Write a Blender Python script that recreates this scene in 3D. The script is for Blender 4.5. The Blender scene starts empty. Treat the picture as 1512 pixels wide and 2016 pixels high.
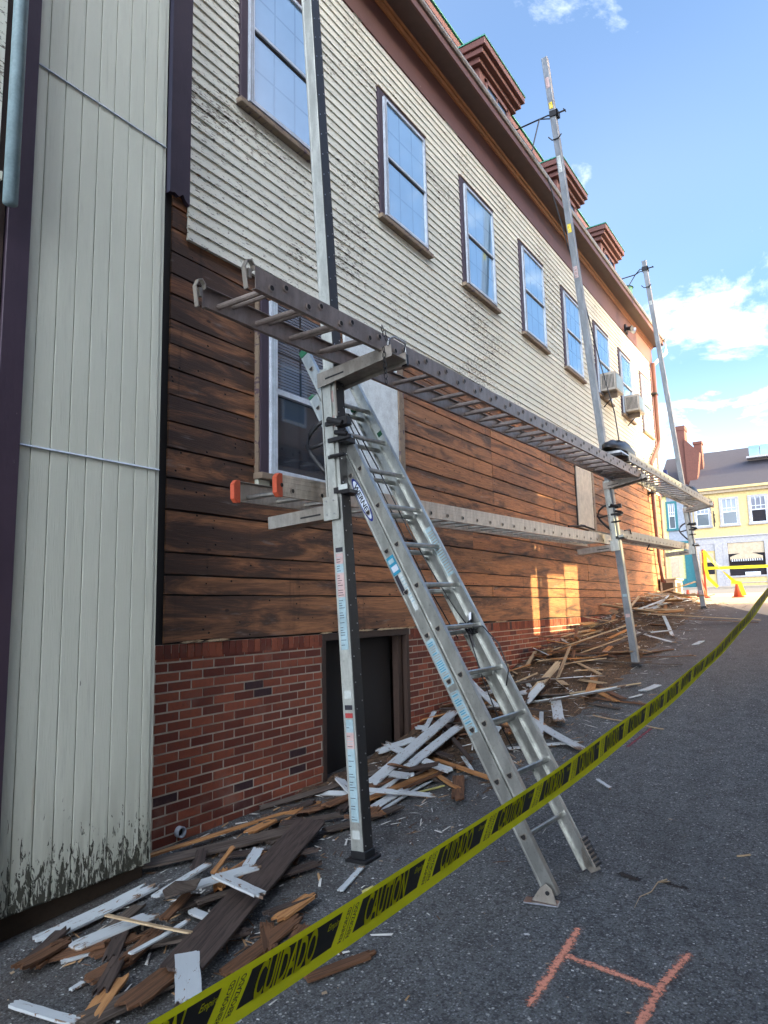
import bpy, math, random
import numpy as np
from mathutils import Vector, Matrix
S = bpy.context.scene
COL = S.collection
# ------------------------------------------------------------------ camera
CAM = (4.014, 0.0, 1.54)
yaw, pitch, roll = .581, .139, -.023
Fv = Vector((-math.sin(yaw)*math.cos(pitch), math.cos(yaw)*math.cos(pitch), math.sin(pitch)))
R0 = Vector((math.cos(yaw), math.sin(yaw), 0)); U0 = R0.cross(Fv)
Rv = math.cos(roll)*R0 + math.sin(roll)*U0
Uv = -math.sin(roll)*R0 + math.cos(roll)*U0
cd = bpy.data.cameras.new('camera'); cam = bpy.data.objects.new('camera', cd); COL.objects.link(cam)
M = Matrix((Rv, Uv, -Fv)).transposed().to_4x4(); M.translation = CAM
cam.matrix_world = M
cd.sensor_fit = 'HORIZONTAL'; cd.sensor_width = 36; cd.lens = 36*1374/1512
cd.clip_start = .05; cd.clip_end = 2000
S.camera = cam
S.view_settings.view_transform = 'Standard'; S.view_settings.look = 'None'
S.view_settings.exposure = 1.62; S.view_settings.gamma = 1
# ------------------------------------------------------------------ light
SUN = Vector((1, .12, .29)).normalized()
el = math.asin(SUN.z); az = math.atan2(SUN.x, SUN.y)
ld = bpy.data.lights.new('sun', 'SUN'); ld.energy = 5.0; ld.angle = math.radians(.5); ld.color = (1, .86, .46)
lo = bpy.data.objects.new('sun', ld); COL.objects.link(lo)
lo.rotation_euler = SUN.to_track_quat('Z', 'Y').to_euler(); lo.location = (30, 0, 30)
W = bpy.data.worlds.new('World'); S.world = W; W.use_nodes = True
nt = W.node_tree; nt.nodes.clear()
def nn(nt, t, **k):
    n = nt.nodes.new(t)
    for a, b in k.items():
        if a.startswith('i_'):
            n.inputs[a[2:].replace('_', ' ')].default_value = b
        else: setattr(n, a, b)
    return n
def mth(nt, op, a, b=None, c=None, clamp=False):
    n = nt.nodes.new('ShaderNodeMath'); n.operation = op; n.use_clamp = clamp
    for i, v in enumerate((a, b, c)):
        if v is None: continue
        if isinstance(v, (int, float)): n.inputs[i].default_value = v
        else: nt.links.new(v, n.inputs[i])
    return n.outputs[0]
def mixc(nt, f, a, b, typ='MIX'):
    n = nt.nodes.new('ShaderNodeMix'); n.data_type = 'RGBA'; n.blend_type = typ
    for i, v in ((0, f), (6, a), (7, b)):
        if isinstance(v, (int, float)): n.inputs[i].default_value = v
        elif isinstance(v, (tuple, list)): n.inputs[i].default_value = (*v[:3], 1)
        else: nt.links.new(v, n.inputs[i])
    return n.outputs[2]
def ramp(nt, v, stops):
    n = nt.nodes.new('ShaderNodeMapRange'); n.interpolation_type = 'SMOOTHSTEP'
    nt.links.new(v, n.inputs[0]); n.inputs[1].default_value = stops[0]; n.inputs[2].default_value = stops[1]
    n.inputs[3].default_value = stops[2] if len(stops) > 2 else 0; n.inputs[4].default_value = stops[3] if len(stops) > 3 else 1
    return n.outputs[0]
def noise(nt, vec, scale, detail=4, rough=.55, dist=0, dim='3D'):
    n = nn(nt, 'ShaderNodeTexNoise'); n.inputs['Scale'].default_value = scale; n.inputs['Detail'].default_value = detail
    n.inputs['Roughness'].default_value = rough; n.inputs['Distortion'].default_value = dist
    if vec is not None: nt.links.new(vec, n.inputs['Vector'])
    return n.outputs['Fac']
def mapped(nt, vec, scale=(1, 1, 1), loc=(0, 0, 0), rot=(0, 0, 0)):
    n = nn(nt, 'ShaderNodeMapping'); nt.links.new(vec, n.inputs['Vector'])
    n.inputs['Scale'].default_value = scale; n.inputs['Location'].default_value = loc; n.inputs['Rotation'].default_value = rot
    return n.outputs[0]
sky = nn(nt, 'ShaderNodeTexSky'); sky.sky_type = 'NISHITA'; sky.sun_disc = False
sky.sun_elevation = el; sky.sun_rotation = az; sky.altitude = 0; sky.air_density = 1.0; sky.dust_density = .6; sky.ozone_density = 2.0
tc = nn(nt, 'ShaderNodeTexCoord')
sep = nn(nt, 'ShaderNodeSeparateXYZ'); nt.links.new(tc.outputs['Generated'], sep.inputs[0])
dx, dy, dz = sep.outputs
# clouds on a flat layer overhead: direction / height
inv = mth(nt, 'DIVIDE', 1.0, mth(nt, 'MAXIMUM', mth(nt, 'ADD', dz, .10), .02))
comb = nn(nt, 'ShaderNodeCombineXYZ')
nt.links.new(mth(nt, 'MULTIPLY', dx, inv), comb.inputs[0]); nt.links.new(mth(nt, 'MULTIPLY', dy, inv), comb.inputs[1])
cn = noise(nt, mapped(nt, comb.outputs[0], (1.15, .8, 1), (3.4, 1.2, 0)), 2.3, 9, .62, .25)
cn2 = noise(nt, mapped(nt, comb.outputs[0], (1, 1, 1), (7, 2, 0)), .55, 2, .5)
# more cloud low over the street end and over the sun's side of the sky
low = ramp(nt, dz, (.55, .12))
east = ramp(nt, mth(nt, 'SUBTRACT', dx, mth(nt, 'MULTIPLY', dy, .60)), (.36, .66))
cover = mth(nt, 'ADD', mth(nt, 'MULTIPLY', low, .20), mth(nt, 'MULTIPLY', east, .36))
dens = mth(nt, 'ADD', mth(nt, 'ADD', mth(nt, 'MULTIPLY', mth(nt, 'SUBTRACT', cn, .20), 1.55), mth(nt, 'MULTIPLY', cn2, .25)), cover)
cf = mth(nt, 'MAXIMUM', ramp(nt, dens, (.70, .95)), mth(nt, 'MULTIPLY', ramp(nt, cn2, (.35, .75)), .16))
haze = ramp(nt, dz, (.34, .0, 0, .80)); cf = mth(nt, 'MAXIMUM', cf, haze)
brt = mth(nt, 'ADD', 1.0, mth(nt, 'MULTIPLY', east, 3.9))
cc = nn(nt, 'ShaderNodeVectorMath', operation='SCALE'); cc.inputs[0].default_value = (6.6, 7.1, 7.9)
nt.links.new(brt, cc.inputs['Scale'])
skyb = nn(nt, 'ShaderNodeVectorMath', operation='MULTIPLY'); nt.links.new(sky.outputs[0], skyb.inputs[0]); skyb.inputs[1].default_value = (1.22, 1.36, 1.50)
colr = mixc(nt, cf, skyb.outputs[0], cc.outputs[0])
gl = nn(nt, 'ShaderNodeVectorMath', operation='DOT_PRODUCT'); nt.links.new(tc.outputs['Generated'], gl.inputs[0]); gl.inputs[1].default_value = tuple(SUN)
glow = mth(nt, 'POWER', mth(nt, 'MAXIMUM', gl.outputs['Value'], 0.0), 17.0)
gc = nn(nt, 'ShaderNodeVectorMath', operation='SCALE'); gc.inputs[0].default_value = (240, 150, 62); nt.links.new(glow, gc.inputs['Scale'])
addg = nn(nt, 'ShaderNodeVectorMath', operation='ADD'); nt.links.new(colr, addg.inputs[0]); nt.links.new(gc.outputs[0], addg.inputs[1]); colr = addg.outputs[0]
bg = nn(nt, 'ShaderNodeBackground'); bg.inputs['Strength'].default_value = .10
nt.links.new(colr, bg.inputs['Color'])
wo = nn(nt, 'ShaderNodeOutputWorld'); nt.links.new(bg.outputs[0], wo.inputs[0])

# ------------------------------------------------------------------ materials
MATS = {}
def mat(name, base=(.5, .5, .5), rough=.6, metal=0, spec=.5, build=None):
    if name in MATS: return MATS[name]
    m = bpy.data.materials.new(name); m.use_nodes = True; MATS[name] = m
    t = m.node_tree; b = t.nodes['Principled BSDF']
    b.inputs['Base Color'].default_value = (*base, 1); b.inputs['Roughness'].default_value = rough
    b.inputs['Metallic'].default_value = metal; b.inputs['Specular IOR Level'].default_value = spec
    if build: build(t, b)
    else: # slight mottling so no surface is perfectly flat
        c = nn(t, 'ShaderNodeTexCoord').outputs['Object']
        n = noise(t, c, 9, 6, .6); n2 = noise(t, c, 60, 3, .6)
        f = mth(t, 'ADD', mth(t, 'MULTIPLY', n, .7), mth(t, 'MULTIPLY', n2, .3))
        t.links.new(mixc(t, ramp(t, f, (.3, .7)), tuple(x*.78 for x in base), tuple(min(1, x*1.15) for x in base)), b.inputs['Base Color'])
        t.links.new(mth(t, 'ADD', rough-.08, mth(t, 'MULTIPLY', n, .16)), b.inputs['Roughness'])
    return m
def bump(t, b, h, dist=.002, st=1.0):
    n = nn(t, 'ShaderNodeBump'); n.inputs['Distance'].default_value = dist; n.inputs['Strength'].default_value = st
    t.links.new(h, n.inputs['Height']); t.links.new(n.outputs[0], b.inputs['Normal'])
def OC(t): return nn(t, 'ShaderNodeTexCoord').outputs['Object']
def ISL(t): return nn(t, 'ShaderNodeNewGeometry').outputs['Random Per Island']

def b_siding(t, b):
    c = OC(t); s = nn(t, 'ShaderNodeSeparateXYZ'); t.links.new(c, s.inputs[0])
    base = mixc(t, noise(t, mapped(t, c, (1, .6, 1.2)), 1.2, 4), (.70, .70, .61), (.80, .78, .66))
    base = mixc(t, mth(t, 'MULTIPLY', ISL(t), .35), base, (.50, .52, .47))
    st = noise(t, mapped(t, c, (1, 1.0, 5)), 2.0, 5, .6)
    base = mixc(t, ramp(t, st, (.55, .8, 0, .35)), base, (.34, .32, .24))
    # peeling: fine flakes gated by a large patchy mask, heavier low and toward the near end
    flake = noise(t, mapped(t, c, (1, 7, 24)), 2.6, 7, .62, .6)
    patch = ramp(t, noise(t, mapped(t, c, (1, .6, 1.0), (0, 3, 7)), 1.15, 4, .6), (.44, .66))
    hm = ramp(t, s.outputs[2], (7.9, 4.8)); ym = ramp(t, s.outputs[1], (16, 5))
    lim = mth(t, 'ADD', .655, mth(t, 'MULTIPLY', mth(t, 'ADD', mth(t, 'MULTIPLY', patch, .10), mth(t, 'MULTIPLY', mth(t, 'MULTIPLY', hm, ym), .045)), -1))
    pe = ramp(t, mth(t, 'SUBTRACT', flake, lim), (0, .018))
    pc = mixc(t, noise(t, c, 18, 3), (.10, .085, .065), (.27, .23, .17))
    t.links.new(mixc(t, pe, base, pc), b.inputs['Base Color'])
    b.inputs['Roughness'].default_value = .62
    bump(t, b, mth(t, 'SUBTRACT', noise(t, mapped(t, c, (1, 6, 12)), 3, 3), mth(t, 'MULTIPLY', pe, .8)), .0012)
mat('siding', build=b_siding)

def b_sheath(t, b):
    c = OC(t); s = nn(t, 'ShaderNodeSeparateXYZ'); t.links.new(c, s.inputs[0]); r = ISL(t)
    off = nn(t, 'ShaderNodeCombineXYZ'); t.links.new(mth(t, 'MULTIPLY', r, 40), off.inputs[1]); t.links.new(mth(t, 'MULTIPLY', r, 17), off.inputs[2])
    ad = nn(t, 'ShaderNodeVectorMath', operation='ADD'); t.links.new(c, ad.inputs[0]); t.links.new(off.outputs[0], ad.inputs[1])
    v = ad.outputs[0]
    grain = noise(t, mapped(t, v, (1, 1.1, 26)), 2.2, 7, .62, 1.6)
    fine = noise(t, mapped(t, v, (1, 3, 110)), 2.0, 4, .6)
    warm = mixc(t, ramp(t, grain, (.36, .66)), (.49, .195, .078), (.22, .085, .038))
    warm = mixc(t, mth(t, 'MULTIPLY', r, .38), warm, (.25, .11, .05)); r3 = mth(t, 'FRACT', mth(t, 'MULTIPLY', r, 23.7)); warm = mixc(t, mth(t, 'MULTIPLY', r3, .18), warm, (.46, .28, .15))
    warm = mixc(t, ramp(t, fine, (.5, .75, 0, .5)), warm, (.10, .045, .02))
    # dark tar-paper staining in streaks, denser toward the near end of the wall
    big = noise(t, mapped(t, v, (1, .62, 4.2)), 1.5, 8, .64, .9)
    near = ramp(t, s.outputs[1], (6.2, 3.4, 0, .13))
    stn = ramp(t, mth(t, 'ADD', mth(t, 'ADD', big, near), mth(t, 'MULTIPLY', mth(t, 'SUBTRACT', r, .3), .10)), (.44, .71, 0, .92))
    col = mixc(t, stn, warm, (.048, .030, .024))
    g = noise(t, mapped(t, v, (1, 1, 6), (0, 5, 0)), 2.4, 5)
    col = mixc(t, ramp(t, g, (.60, .74, 0, .38)), col, (.30, .27, .25))
    crk = noise(t, mapped(t, v, (1, .9, 60), (0, 2, 3)), 2.0, 5, .6, .5); col = mixc(t, ramp(t, crk, (.66, .72, 0, .85)), col, (.018, .011, .008))
    wet = noise(t, mapped(t, c, (1, 5, .5), (0, 9, 2)), 1.3, 4, .6); col = mixc(t, ramp(t, wet, (.60, .72, 0, .40)), col, (.03, .02, .016))
    # knots and nail holes
    vo = nn(t, 'ShaderNodeTexVoronoi'); vo.inputs['Scale'].default_value = 2.6; t.links.new(mapped(t, v, (.01, 1, 2.1)), vo.inputs['Vector'])
    kn = ramp(t, vo.outputs['Distance'], (.085, .035)); col = mixc(t, mth(t, 'MULTIPLY', kn, .85), col, (.02, .01, .007))
    v2 = nn(t, 'ShaderNodeTexVoronoi'); v2.inputs['Scale'].default_value = 9; t.links.new(mapped(t, c, (.01, 1, 1.3)), v2.inputs['Vector'])
    ho = ramp(t, v2.outputs['Distance'], (.11, .06)); col = mixc(t, ho, col, (.01, .007, .006))
    sp = noise(t, mapped(t, v, (1, 7, 9)), 7, 4, .7); col = mixc(t, ramp(t, sp, (.77, .80, 0, .8)), col, (.55, .53, .48))
    t.links.new(col, b.inputs['Base Color']); b.inputs['Roughness'].default_value = .66; b.inputs['Specular IOR Level'].default_value = .35
    bump(t, b, mth(t, 'SUBTRACT', mth(t, 'ADD', grain, mth(t, 'MULTIPLY', fine, .6)), mth(t, 'MULTIPLY', ho, 1.5)), .004)
mat('sheathing', build=b_sheath)

def b_brick(t, b):
    c = OC(t); r = ISL(t)
    col = mixc(t, ramp(t, r, (.05, .95)), (.15, .032, .018), (.32, .085, .042))
    r2 = mth(t, 'FRACT', mth(t, 'MULTIPLY', r, 37.3)); col = mixc(t, ramp(t, r2, (.965, .975)), col, (.045, .018, .022))
    col = mixc(t, ramp(t, noise(t, c, 26, 5, .7), (.45, .75, 0, .6)), col, (.10, .05, .04))
    col = mixc(t, ramp(t, noise(t, c, 3.0, 4), (.55, .75, 0, .4)), col, (.36, .24, .19))
    t.links.new(col, b.inputs['Base Color']); b.inputs['Roughness'].default_value = .85
    bump(t, b, noise(t, c, 60, 4, .7), .003)
mat('brick', build=b_brick)
def b_mortar(t, b):
    c = OC(t); t.links.new(mixc(t, noise(t, c, 20, 5), (.44, .39, .32), (.66, .60, .50)), b.inputs['Base Color']); b.inputs['Roughness'].default_value = .95
    bump(t, b, noise(t, c, 90, 3), .003)
mat('mortar', build=b_mortar)

def b_groove(t, b):
    c = OC(t); s = nn(t, 'ShaderNodeSeparateXYZ'); t.links.new(c, s.inputs[0])
    base = mixc(t, noise(t, mapped(t, c, (1, 1, .25)), 2.5, 5), (.52, .54, .45), (.66, .67, .57))
    base = mixc(t, ramp(t, noise(t, mapped(t, c, (1, 9, .7)), 3, 5, .6), (.55, .8, 0, .35)), base, (.34, .36, .30))
    rust = noise(t, mapped(t, c, (1, 14, .55), (0, .4, 1)), 1.6, 3); base = mixc(t, ramp(t, rust, (.70, .80, 0, .45)), base, (.42, .27, .14))
    zl = s.outputs[2]
    hm = mth(t, 'ADD', ramp(t, zl, (1.15, .05, 0, .20)), ramp(t, zl, (.42, .02, 0, .14)))
    fl = noise(t, mapped(t, c, (1, 3.4, 1)), 13, 7, .68, .7)
    pe = ramp(t, mth(t, 'ADD', fl, hm), (.765, .81)); base = mixc(t, mth(t, 'MULTIPLY', ramp(t, zl, (.9, .0)), ramp(t, noise(t, mapped(t, c, (1, 6, .6)), 3, 5), (.3, .7, .1, .7))), base, (.26, .26, .20))
    pe2 = ramp(t, noise(t, mapped(t, c, (1, 2, 1)), 9, 2, .4), (.80, .82, 0, .7))
    col = mixc(t, mth(t, 'MAXIMUM', pe, pe2), base, (.05, .05, .035))
    t.links.new(col, b.inputs['Base Color']); b.inputs['Roughness'].default_value = .55
    bump(t, b, mth(t, 'SUBTRACT', noise(t, mapped(t, c, (1, 20, 1)), 8, 4), pe), .0025)
mat('groove_panel', build=b_groove)

def b_purple(t, b):
    c = OC(t); fl = noise(t, mapped(t, c, (1, 2.5, 1)), 9, 6, .66)
    base = mixc(t, noise(t, c, 4, 5), (.030, .018, .034), (.062, .038, .058))
    t.links.new(mixc(t, ramp(t, fl, (.70, .73, 0, .8)), base, (.30, .26, .24)), b.inputs['Base Color'])
    b.inputs['Roughness'].default_value = .6; bump(t, b, fl, .003)
mat('purple_trim', build=b_purple)
def b_weath(t, b):
    c = OC(t); fl = noise(t, mapped(t, c, (1, 3, 3)), 7, 6, .66)
    base = mixc(t, noise(t, c, 9, 5), (.16, .11, .085), (.32, .25, .17))
    t.links.new(mixc(t, ramp(t, fl, (.55, .62, 0, .9)), base, (.085, .055, .075)), b.inputs['Base Color'])
    b.inputs['Roughness'].default_value = .75; bump(t, b, fl, .005)
mat('weathered_trim', build=b_weath)
def b_brown(t, b):
    c = OC(t); fl = noise(t, mapped(t, c, (1, 2, 2)), 6, 6, .66)
    base = mixc(t, noise(t, c, 1.5, 5), (.098, .038, .032), (.150, .058, .046))
    t.links.new(mixc(t, ramp(t, fl, (.71, .73, 0, .8)), base, (.38, .30, .25)), b.inputs['Base Color'])
    b.inputs['Roughness'].default_value = .5; bump(t, b, fl, .002)
mat('brown_trim', build=b_brown)
mat('lit_mould', (.34, .13, .045), .45)  # brown crown moulding with the orange light on it put into the colour
mat('soffit', (.085, .048, .040), .55)
mat('vinyl_white', (.52, .58, .66), .35)
mat('dark', (.012, .010, .010), .8)
mat('dark_wood', (.05, .028, .020), .7)
mat('black_plastic', (.015, .015, .017), .4)
mat('dark_iron', (.03, .03, .033), .45, .6)
def b_glass(dcol, ior, amt):
    def f(t, b):
        out = [n for n in t.nodes if n.type == 'OUTPUT_MATERIAL'][0]
        c = OC(t)
        d = nn(t, 'ShaderNodeBsdfDiffuse'); t.links.new(mixc(t, noise(t, c, 2.2, 3), tuple(x*.75 for x in dcol), tuple(x*1.2 for x in dcol)), d.inputs[0])
        g = nn(t, 'ShaderNodeBsdfGlossy'); g.inputs['Roughness'].default_value = .03; g.inputs[0].default_value = (.80, .92, 1, 1)
        fr = nn(t, 'ShaderNodeFresnel'); fr.inputs[0].default_value = ior
        bm = nn(t, 'ShaderNodeBump'); bm.inputs['Distance'].default_value = .004; bm.inputs['Strength'].default_value = .35
        t.links.new(noise(t, c, 1.1, 1), bm.inputs['Height']); t.links.new(bm.outputs[0], g.inputs['Normal'])
        mx = nn(t, 'ShaderNodeMixShader'); t.links.new(mth(t, 'ADD', mth(t, 'MULTIPLY', fr.outputs[0], amt), .06, clamp=True), mx.inputs[0])
        t.links.new(d.outputs[0], mx.inputs[1]); t.links.new(g.outputs[0], mx.inputs[2]); t.links.new(mx.outputs[0], out.inputs[0])
    return f
mat('pane', build=b_glass((.16, .29, .44), 2.5, 1.15))  # sky reflection partly put into the blue diffuse colour, bars too
mat('pane_bar', build=b_glass((.11, .21, .33), 2.5, 1.15))
mat('pane_low', build=b_glass((.035, .042, .055), 1.6, 1.0))
mat('pane_blind', build=b_glass((.16, .18, .23), 1.6, 1.0))
mat('pane_dark', build=b_glass((.02, .022, .03), 1.6, 1.0))

def b_alu(base, rough, stain=.5, metal=1.0):
    def f(t, b):
        c = OC(t)
        n = noise(t, mapped(t, c, (3, 3, 1)), 5, 5, .6); n2 = noise(t, c, 55, 4, .65)
        col = mixc(t, ramp(t, n, (.35, .7)), tuple(x*.72 for x in base), base)
        col = mixc(t, mth(t, 'MULTIPLY', ramp(t, n2, (.55, .75)), stain), col, tuple(x*.45 for x in base))
        t.links.new(col, b.inputs['Base Color']); b.inputs['Metallic'].default_value = metal
        t.links.new(mth(t, 'ADD', rough-.1, mth(t, 'MULTIPLY', n2, .22)), b.inputs['Roughness'])
        bump(t, b, noise(t, c, 30, 3), .0008, .5)
    return f
mat('alu', build=b_alu((.57, .58, .55), .40, .6))
mat('alu_dull', build=b_alu((.44, .40, .35), .46, .6, .85))
mat('alu_mid', build=b_alu((.54, .47, .41), .42, .5, .9))
mat('alu_brown', build=b_alu((.36, .30, .27), .45, .6, .7))
mat('alu_pole', build=b_alu((.58, .60, .56), .45, .45, .75))
mat('alu_shade', build=b_alu((.23, .25, .27), .5, .45, .8))  # pole aluminium darkened, shadow on the far poles put into the colour
mat('steel', build=b_alu((.55, .56, .58), .32, .4))
def b_rubber(t, b):
    c = OC(t); t.links.new(mixc(t, noise(t, c, 30, 4), (.010, .010, .012), (.035, .034, .034)), b.inputs['Base Color'])
    b.inputs['Roughness'].default_value = .5; bump(t, b, noise(t, c, 120, 2), .001)
mat('rubber', build=b_rubber)
mat('green_plastic', (.012, .10, .045), .4)
mat('orange_plastic', (.46, .075, .03), .5)
mat('sticker_white', (.50, .54, .52), .5); mat('sticker_pink', (.48, .34, .32), .5); mat('sticker_blue', (.30, .42, .46), .45)
mat('sticker_teal', (.02, .22, .34), .4); mat('sticker_navy', (.01, .02, .16), .4); mat('ink', (.02, .02, .03), .6); mat('ink_red', (.35, .04, .04), .6)
mat('sticker_yellow', (.75, .58, .03), .5)
def b_tape(t, b):
    c = OC(t)
    n = noise(t, mapped(t, c, (1, 2.2, 5)), 4, 5, .6)
    t.links.new(mixc(t, ramp(t, n, (.3, .75)), (.78, .80, .008), (.88, .88, .015)), b.inputs['Base Color'])
    b.inputs['Roughness'].default_value = .42
    bump(t, b, noise(t, mapped(t, c, (1, 3, 8)), 7, 4, .6), .006, .6)
    out = [n for n in t.nodes if n.type == 'OUTPUT_MATERIAL'][0]
    tr = nn(t, 'ShaderNodeBsdfTranslucent'); tr.inputs[0].default_value = (.7, .68, .02, 1)
    mx = nn(t, 'ShaderNodeMixShader'); mx.inputs[0].default_value = .58
    t.links.new(b.outputs[0], mx.inputs[1]); t.links.new(tr.outputs[0], mx.inputs[2]); t.links.new(mx.outputs[0], out.inputs[0])
mat('tape_yellow', build=b_tape)
def b_tblack(t, b):
    c = OC(t); n = noise(t, c, 45, 5, .7)
    t.links.new(mixc(t, ramp(t, n, (.70, .78, 0, .5)), (.012, .012, .010), (.35, .36, .02)), b.inputs['Base Color']); b.inputs['Roughness'].default_value = .38
mat('tape_black', build=b_tblack)

def b_asphalt(t, b):
    c = OC(t); s = nn(t, 'ShaderNodeSeparateXYZ'); t.links.new(c, s.inputs[0])
    big = noise(t, c, .55, 5, .6); med = noise(t, c, 6, 5, .65); fine = noise(t, c, 95, 4, .75)
    col = mixc(t, big, (.130, .137, .140), (.185, .190, .190))
    col = mixc(t, ramp(t, med, (.4, .75, 0, .5)), col, (.032, .031, .032))
    v = nn(t, 'ShaderNodeTexVoronoi'); v.inputs['Scale'].default_value = 120; t.links.new(c, v.inputs['Vector'])
    vc = nn(t, 'ShaderNodeSeparateColor'); t.links.new(v.outputs['Color'], vc.inputs[0])
    agg = mth(t, 'MULTIPLY', ramp(t, v.outputs['Distance'], (.62, .30)), ramp(t, vc.outputs[0], (.35, .95)))
    col = mixc(t, mth(t, 'MULTIPLY', agg, .75), col, (.23, .25, .28))
    col = mixc(t, ramp(t, vc.outputs[1], (.988, .99, 0, .9)), col, (.50, .50, .48))
    v5 = nn(t, 'ShaderNodeTexVoronoi'); v5.inputs['Scale'].default_value = 78; t.links.new(c, v5.inputs['Vector']); vs5 = nn(t, 'ShaderNodeSeparateColor'); t.links.new(v5.outputs['Color'], vs5.inputs[0])
    col = mixc(t, mth(t, 'MULTIPLY', ramp(t, v5.outputs['Distance'], (.5, .25)), ramp(t, vs5.outputs[0], (.40, .95, 0, .95))), col, (.33, .35, .36))
    col = mixc(t, ramp(t, vs5.outputs[1], (.72, .80, 0, .55)), col, (.035, .035, .036))
    v6 = nn(t, 'ShaderNodeTexVoronoi'); v6.inputs['Scale'].default_value = 34; t.links.new(c, v6.inputs['Vector']); vs6 = nn(t, 'ShaderNodeSeparateColor'); t.links.new(v6.outputs['Color'], vs6.inputs[0])
    col = mixc(t, mth(t, 'MULTIPLY', ramp(t, v6.outputs['Distance'], (.30, .18)), ramp(t, vs6.outputs[0], (.86, .88))), col, (.50, .50, .48))
    col = mixc(t, ramp(t, noise(t, mapped(t, c, (1, .35, 1)), .8, 6, .65), (.5, .8, 0, .45)), col, (.055, .052, .050))
    col = mixc(t, ramp(t, fine, (.45, .7, 0, .7)), col, (.015, .015, .016))
    # dirt and fine sawdust beside the wall, heavier toward its foot
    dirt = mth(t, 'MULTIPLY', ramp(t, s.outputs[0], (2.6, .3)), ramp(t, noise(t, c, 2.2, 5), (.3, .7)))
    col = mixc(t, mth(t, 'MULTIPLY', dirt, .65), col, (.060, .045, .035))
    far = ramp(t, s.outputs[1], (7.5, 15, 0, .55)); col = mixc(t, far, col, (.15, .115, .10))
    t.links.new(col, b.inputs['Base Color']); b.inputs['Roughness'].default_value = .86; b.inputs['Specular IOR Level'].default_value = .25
    bump(t, b, mth(t, 'ADD', fine, mth(t, 'MULTIPLY', agg, .9)), .010)
mat('asphalt', build=b_asphalt)
def b_conc(base):
    def f(t, b):
        c = OC(t); col = mixc(t, noise(t, c, .9, 6, .6), tuple(x*.75 for x in base), tuple(x*1.15 for x in base))
        col = mixc(t, ramp(t, noise(t, c, 40, 3), (.5, .7, 0, .4)), col, tuple(x*.5 for x in base))
        t.links.new(col, b.inputs['Base Color']); b.inputs['Roughness'].default_value = .9
    return f
mat('sunlit_beige', build=b_conc((.44, .36, .27))); mat('road', build=b_conc((.13, .135, .15))); mat('pavement', build=b_conc((.30, .27, .23)))
mat('foundation', build=b_conc((.060, .040, .025)))
def b_spray(col):
    def f(t, b):
        c = OC(t); at = nn(t, 'ShaderNodeAttribute'); at.attribute_name = 'edge'
        n = noise(t, c, 60, 5, .75); n3 = noise(t, c, 9, 4, .6)
        a = mth(t, 'ADD', mth(t, 'MULTIPLY', at.outputs['Fac'], 1.7), mth(t, 'SUBTRACT', mth(t, 'MULTIPLY', mth(t, 'SUBTRACT', n, .5), 4.5), .50))
        a = mth(t, 'ADD', a, mth(t, 'MULTIPLY', mth(t, 'SUBTRACT', n3, .5), 1.0))
        al = ramp(t, a, (.05, 1.15, 0, .88)); t.links.new(al, b.inputs['Alpha'])
        t.links.new(mixc(t, n, tuple(x*.7 for x in col), col), b.inputs['Base Color']); b.inputs['Roughness'].default_value = .85
    return f
mat('spray_orange', build=b_spray((.85, .34, .22))); mat('spray_pink', build=b_spray((.30, .05, .07))); mat('stain_brown', build=b_spray((.035, .022, .015)))

def b_board(kind):
    wood = dict(w=((.30, .20, .13), (.12, .08, .06)), b=((.20, .098, .050), (.065, .034, .020)), d=((.085, .062, .052), (.030, .022, .020)),
                g=((.12, .095, .078), (.045, .034, .028)), o=((.50, .26, .105), (.27, .12, .045)), t=((.52, .40, .25), (.32, .22, .13)), y=((.62, .58, .22), (.45, .40, .14)))[kind]
    def f(t, b):
        g0 = nn(t, 'ShaderNodeTexCoord').outputs['Generated']; c = OC(t)
        oi = nn(t, 'ShaderNodeObjectInfo').outputs['Random']
        off = nn(t, 'ShaderNodeCombineXYZ'); t.links.new(mth(t, 'MULTIPLY', oi, 30), off.inputs[0])
        ad = nn(t, 'ShaderNodeVectorMath', operation='ADD'); t.links.new(c, ad.inputs[0]); t.links.new(off.outputs[0], ad.inputs[1]); v = ad.outputs[0]
        gr = noise(t, mapped(t, v, (1.6, 26, 26)), 1.8, 6, .6, 1.2)
        col = mixc(t, ramp(t, gr, (.35, .68)), wood[0], wood[1])
        col = mixc(t, mth(t, 'MULTIPLY', oi, .35), col, wood[1])
        if kind == 'w':
            s = nn(t, 'ShaderNodeSeparateXYZ'); t.links.new(c, s.inputs[0])
            fl = noise(t, mapped(t, v, (3, 11, 5)), 3.4, 6, .66, .5)
            sx = nn(t, 'ShaderNodeSeparateXYZ'); t.links.new(g0, sx.inputs[0])
            pe = ramp(t, fl, (.60, .62))
            endp = ramp(t, mth(t, 'ADD', sx.outputs[0], mth(t, 'MULTIPLY', fl, .4)), (1.10, 1.16))
            pt = mixc(t, noise(t, v, 4, 4), (.40, .44, .46), (.54, .58, .60))
            top = ramp(t, s.outputs[2], (-.016, -.008))
            msk = mth(t, 'MULTIPLY', mth(t, 'SUBTRACT', 1.0, mth(t, 'MAXIMUM', pe, endp)), top)
            col = mixc(t, msk, col, pt)
        t.links.new(col, b.inputs['Base Color']); b.inputs['Roughness'].default_value = .7; b.inputs['Specular IOR Level'].default_value = .3
        bump(t, b, gr, .002)
    return f
for k in 'wbdgoty': mat('board_'+k, build=b_board(k))
def b_chips(t, b):
    r = ISL(t)
    col = mixc(t, ramp(t, r, (.45, .5)), (.10, .055, .03), (.55, .55, .52)); col = mixc(t, ramp(t, r, (.8, .82)), col, (.36, .22, .11))
    t.links.new(col, b.inputs['Base Color']); b.inputs['Roughness'].default_value = .8
mat('chips', build=b_chips)
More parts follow.
